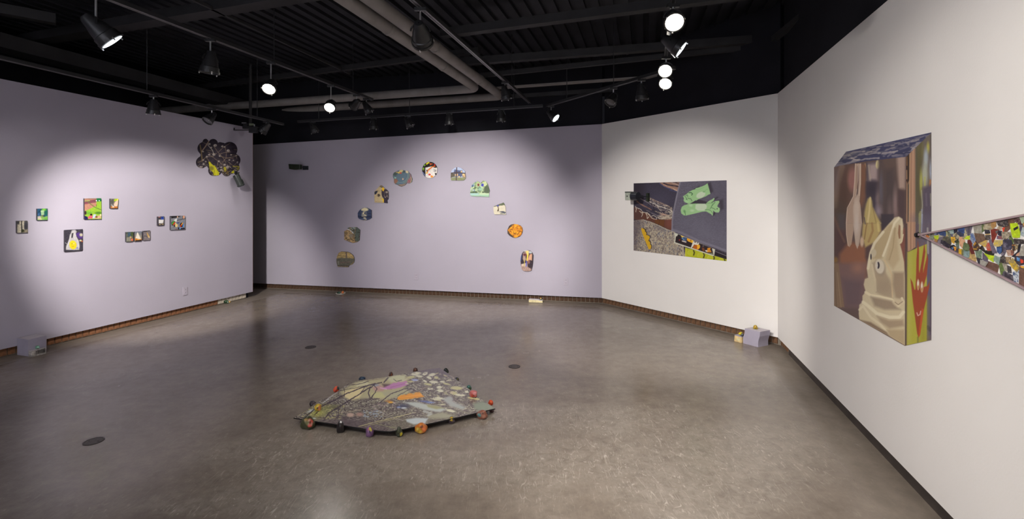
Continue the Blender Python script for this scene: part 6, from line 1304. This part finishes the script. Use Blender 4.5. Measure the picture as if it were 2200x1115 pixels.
# right box with its wavy edge
a = floor_at(1597.6, 737.8); b = floor_at(1630, 746.2); c_ = floor_at(1651.6, 742.2); d_ = a + (c_ - b)
t = thing('foam_box', (a + c_) / 2, 'mauve box with wavy edges in the corner by the short white wall', 'box')
sh_ = (b - a).normalized()
mbx = MB(); rings = []
for z, s_ in ((0, -.006), (.03, -.007), (.055, -.006), (.08, -.001), (.10, .005), (.118, .010), (.14, .012), (.17, .015)):
    rings.append([p + sh_ * s_ + Zv * z for p in (a - sh_ * .0, b, c_, d_)])
vs = [p for r in rings for p in r]; fs = []
for k in range(len(rings) - 1):
    for j in range(4): fs.append((k * 4 + j, k * 4 + (j + 1) % 4, (k + 1) * 4 + (j + 1) % 4, (k + 1) * 4 + j))
n_ = len(rings); fs += [(3, 2, 1, 0), ((n_ - 1) * 4, (n_ - 1) * 4 + 1, (n_ - 1) * 4 + 2, (n_ - 1) * 4 + 3)]
mbx.add(vs, fs).build('box_body', M['box'], t)
r_ = rings[-1]; MB().prism([p + Zv * .0 for p in i_(*r_)], [p + Zv * .001 for p in i_(*r_)]).build('pale_top', M['boxtop'], t)
stone('painted_stone', 'ochre yellow stone on top of the wavy mauve box', r_[0].lerp(r_[2], .42) + Zv * .001, .050, .044, .042, (176, 150, 40), [(-.1, .4, .35, (206, 160, 60)), (.2, .1, .12, (110, 80, 30)), (0, -.5, .4, (140, 124, 36))], 32, group='single painted stones')
# yellow foam block left of it
p1 = floor_at(1577.2, 733.0); p2 = floor_at(1595.5, 738.3); u1 = (p2 - p1).normalized(); n1_ = WC.n * -1
L1_ = (p2 - p1).length - .012; dp = Vector((-u1.y, u1.x, 0)); dp = dp if dp.y > 0 else -dp
e0, e1 = p1, p1 + u1 * L1_; hh = .066
t = thing('foam_block', (e0 + e1) / 2 + dp * .04, 'yellow raw foam block with a mauve top left of the wavy box', 'block')
MB().prism([e0, e1, e1 + dp * .08, e0 + dp * .08], [q + Zv * hh for q in (e0 + u1 * .004, e1 - u1 * .002, e1 + dp * .08, e0 + dp * .08)]).build('block_body', M['foam'], t, bevel=.003)
MB().prism([q + Zv * hh for q in (e0 + u1 * .004, e1 - u1 * .002, e1 + dp * .08, e0 + dp * .08)], [q + Zv * (hh + .006) for q in (e0 + u1 * .006, e1 - u1 * .003, e1 + dp * .078, e0 + dp * .078)]).build('painted_top', M['box'], t)
MB().prism([e0 + u1 * .03 - dp * .003 + Zv * .02, e0 + u1 * .07 - dp * .003 + Zv * .012, e0 + u1 * .075 - dp * .003 + Zv * .05, e0 + u1 * .04 - dp * .003 + Zv * .055], [e0 + u1 * .03 + dp * .002 + Zv * .02, e0 + u1 * .07 + dp * .002 + Zv * .012, e0 + u1 * .075 + dp * .002 + Zv * .05, e0 + u1 * .04 + dp * .002 + Zv * .055]).build('cut_facet', M['foam_pale'], t)
stone('painted_stone', 'lemon yellow stone on the foam block by the wavy box', e0 + u1 * (L1_ * .50) + dp * .052 + Zv * (hh + .006), .048, .036, .034, (214, 200, 44), [(0, -.7, .4, (90, 84, 60))], 33, group='single painted stones')
stone('painted_stone', 'dark blue grey stone between lemon stone and wavy box', e0 + u1 * (L1_ * .83) + dp * .035 + Zv * (hh + .006), .032, .030, .03, (52, 58, 70), [(-.3, .6, .3, (80, 86, 100))], 34, group='single painted stones')
# low foam bar in front of the back wall
q1 = floor_at(1136.2, 649.3); q2 = floor_at(1165.5, 650.4); u2 = (q2 - q1).normalized(); d2 = Vector((-u2.y, u2.x, 0)) * .07; Lq = (q2 - q1).length
t = thing('foam_bar', (q1 + q2) / 2 + d2 / 2, 'low pale yellow foam bar at the foot of the back wall', 'block')
prof = [(0, .04), (.70, .038), (.76, .030), (.96, .030), (1.0, .034)]
ringf = [q1] + [q1 + u2 * (Lq * x) + Zv * z for x, z in prof] + [q2]
MB().prism(ringf, [p + d2 for p in ringf]).build('bar_body', M['foam_pale'], t)
tp_ = [q1 + u2 * (Lq * x) + Zv * z for x, z in prof]
MB().prism([p for p in tp_] + [p + Zv * .006 for p in tp_[::-1]], [p + d2 for p in tp_] + [p + d2 + Zv * .006 for p in tp_[::-1]]).build('painted_top', M['boxtop'], t)
stone('painted_stone', 'tiny green stone with an orange top on the foam bar', q1 + u2 * (Lq * .86) + d2 * .5 + Zv * .036, .036, .034, .03, (84, 96, 60), [(-.1, .75, .5, (226, 158, 48)), (.4, .2, .25, (110, 130, 90))], 35, group='single painted stones')
# white plate with two stones
pc = floor_at(731.2, 631.6); t = thing('plate', pc, 'white wavy dish at the foot of the back wall holding two stones', 'dish')
vs = []; fs = []; R_ = 40
for k in range(R_):
    a_ = 2 * math.pi * k / R_; w1 = 1 + .06 * math.sin(3 * a_); zz = .010 + .006 * math.sin(2 * a_ + .6)
    for rr_, z_ in ((.045, .002), (.072 * w1, .0035), (.084 * w1, zz), (.082 * w1, zz + .003), (.068 * w1, .007), (.045, .0055)):
        vs.append(pc + Vector((rr_ * math.cos(a_), rr_ * .9 * math.sin(a_), z_)))
for k in range(R_):
    j = (k + 1) % R_
    for m_ in range(5): fs.append((k * 6 + m_, j * 6 + m_, j * 6 + m_ + 1, k * 6 + m_ + 1))
fs.append(tuple(k * 6 for k in range(R_))[::-1]); fs.append(tuple(k * 6 + 5 for k in range(R_)))
MB().add(vs, fs).build('dish', mat('white glazed dish', (.78, .75, .68), .35, .5), t, smooth=True)
stone('painted_stone', 'dark green stone on the left half of the white dish', pc + Vector((-.028, 0, .0065)), .056, .034, .04, (44, 74, 56), [(.4, .2, .35, (70, 116, 104))], 36, group='single painted stones')
stone('painted_stone', 'orange stone on the right half of the white dish', pc + Vector((.038, .004, .0065)), .042, .044, .036, (206, 126, 60), [(-.2, .4, .35, (214, 110, 84))], 37, group='single painted stones')
# green stone and ochre pebble by the left wall
g = floor_at(483.4, 652.6); stone('painted_stone', 'dark green lumpy stone at the foot of the left wall', g + Vector((0, .03, 0)), .080, .052, .06, (38, 66, 40), [(.2, .6, .35, (60, 96, 54)), (-.3, .2, .3, (24, 44, 30))], 38, group='single painted stones', lumps=.28)
g = floor_at(489.6, 651.2); stone('painted_stone', 'small ochre pebble touching the dark green lumpy stone', g + Vector((.008, .03, 0)), .026, .026, .022, (190, 150, 70), [], 39, group='single painted stones')

# ------------------------------------------------------------------ three camera like objects sticking out of the walls
M['cer_green'] = mat('dark green glazed clay', (.022, .030, .018), .35, .5, .3, 18)
M['cer_navy'] = mat('blue black glazed clay', (.012, .014, .022), .4, .5, .2, 18)
M['cer_grey'] = mat('grey green glazed metal', (.04, .048, .043), .3, .5, .3, 12)
M['cer_pale'] = mat('pale grey green clay', (.34, .37, .31), .5, .4, .25, 18)
# (1) on the left wall under the cloud print
m0 = WA.at(506, 371, 0)
t = thing('wall_camera', m0, 'shiny dark can shaped camera hanging below the cloud print', 'camera', None)
MB().lathe(m0, WA.n, [(0, .03), (.008, .03), (.012, .024)], 18).build('wall_disc', M['cer_navy'], t, smooth=True)
k1 = m0 + WA.n * .07
MB().tube(m0, k1, .008, 10).build('arm', M['cer_navy'], t); 
tp0 = WA.at(506.5, 375.5, .075); bt = WA.at(518.2, 399.5, .12); ax0 = (bt - tp0)
MB().tube(k1, tp0 + ax0.normalized() * .01, .009, 10).build('neck', M['cer_grey'], t)
MB().lathe(tp0, ax0, [(0, .026), (.004, .046), (.02, .050), (.10, .047), (ax0.length - .02, .051), (ax0.length - .018, .058), (ax0.length - .004, .058)], 26).build('body', M['cer_grey'], t, smooth=True)
MB().lathe(bt, ax0, [(-.006, .050), (.006, .046), (.007, .024)], 26).build('lens', M['cer_navy'], t, smooth=True)
MB().box(tp0 + ax0 * .55 + WA.u * .045 + WA.n * .02, ax0.normalized() * .03, WA.u * .012, WA.n * .012).build('side_bump', M['cer_grey'], t)
# (2) on the back wall, upper left
def wcam(W, bx, px_plate, label, mats, hgt, depth=.07):
    """bx: pixel corners of the body (left,top,right,bottom); px_plate: same of the wall plate"""
    x0, y0, x1, y1 = px_plate; n = W.n; cpl = W.at((x0 + x1) / 2, (y0 + y1) / 2, 0)
    t = thing('wall_camera', cpl, label, 'camera')
    q = [W.at(x0, y1, .006), W.at(x1, y1, .006), W.at(x1, y0, .006), W.at(x0, y0, .006)]
    MB().prism([p - n * .006 for p in q], [p + n * .01 for p in q]).build('wall_plate', mats[1], t, bevel=.002)
    l, tt, r, bb = bx; o1 = .09
    qa = [W.at(l, tt, o1), W.at(r, tt + (bb - tt) * .08, o1), W.at(r, bb - (bb - tt) * .10, o1), W.at(l + (r - l) * .5, bb, o1), W.at(l + (r - l) * .05, bb - (bb - tt) * .14, o1)]
    MB().prism([p - n * depth * .5 for p in qa], [p + n * depth * .5 for p in qa]).build('body', mats[0], t, bevel=.006)
    cb = W.at(r - 1, (tt + bb) / 2, o1); MB().tube(cb, cpl + n * .012, .008, 10).build('arm', mats[1], t)
    return t, W.at(l + 2, (tt + bb) / 2, o1)
wcam(WB, (622.2, 352.5, 646.5, 365), (651, 356.6, 662.4, 365), 'dark green box camera at the upper left of the back wall', (M['cer_green'], M['cer_navy']), .1)
# (3) in front of the poster
n = WC.n
pl = [WC.at(1391, 432.5, .010), WC.at(1395, 433, .010), WC.at(1395, 415, .010), WC.at(1391, 415, .010)]
t = thing('wall_camera', WC.at(1393, 424, 0), 'pale grey green can camera in front of the poster', 'camera')
MB().prism([p - n * .007 for p in pl], [p + n * .03 for p in pl]).build('wall_plate', M['cer_green'], t)
o1 = .17
cA = WC.at(1372, 421.5, o1); cB = WC.at(1359, 421.5, o1); cC = WC.at(1347.5, 421.5, o1)
MB().tube(WC.at(1392, 423, .03), cA, .007, 10).build('arm', M['cer_navy'], t)
axx = (cB - cA); R2 = .057
MB().lathe(cA, axx, [(0, .03), (.006, R2), (axx.length, R2 + .003)], 26).build('body', M['cer_navy'], t, smooth=True)
ax3 = cC - cB; uu = ax3.normalized(); vv = uu.cross(Zv).normalized()
MB().box(cB + ax3 * .52, uu * (ax3.length * .47), vv * .05, Zv * .058).build('head', M['cer_pale'], t, bevel=.008)
fc = cB + ax3 * .55; fd = (Vector((0, 0, H)) - fc).normalized(); fd = vv if vv.dot(fd) > 0 else -vv
MB().lathe(fc + fd * .049, fd, [(0, .011), (.004, .011)], 16).build('lens_hole', M['slot'], t)
MB().box(cB + ax3 * .52 + Zv * .056, uu * (ax3.length * .46), vv * .051, Zv * .008).build('top_lip', M['cer_grey'], t)
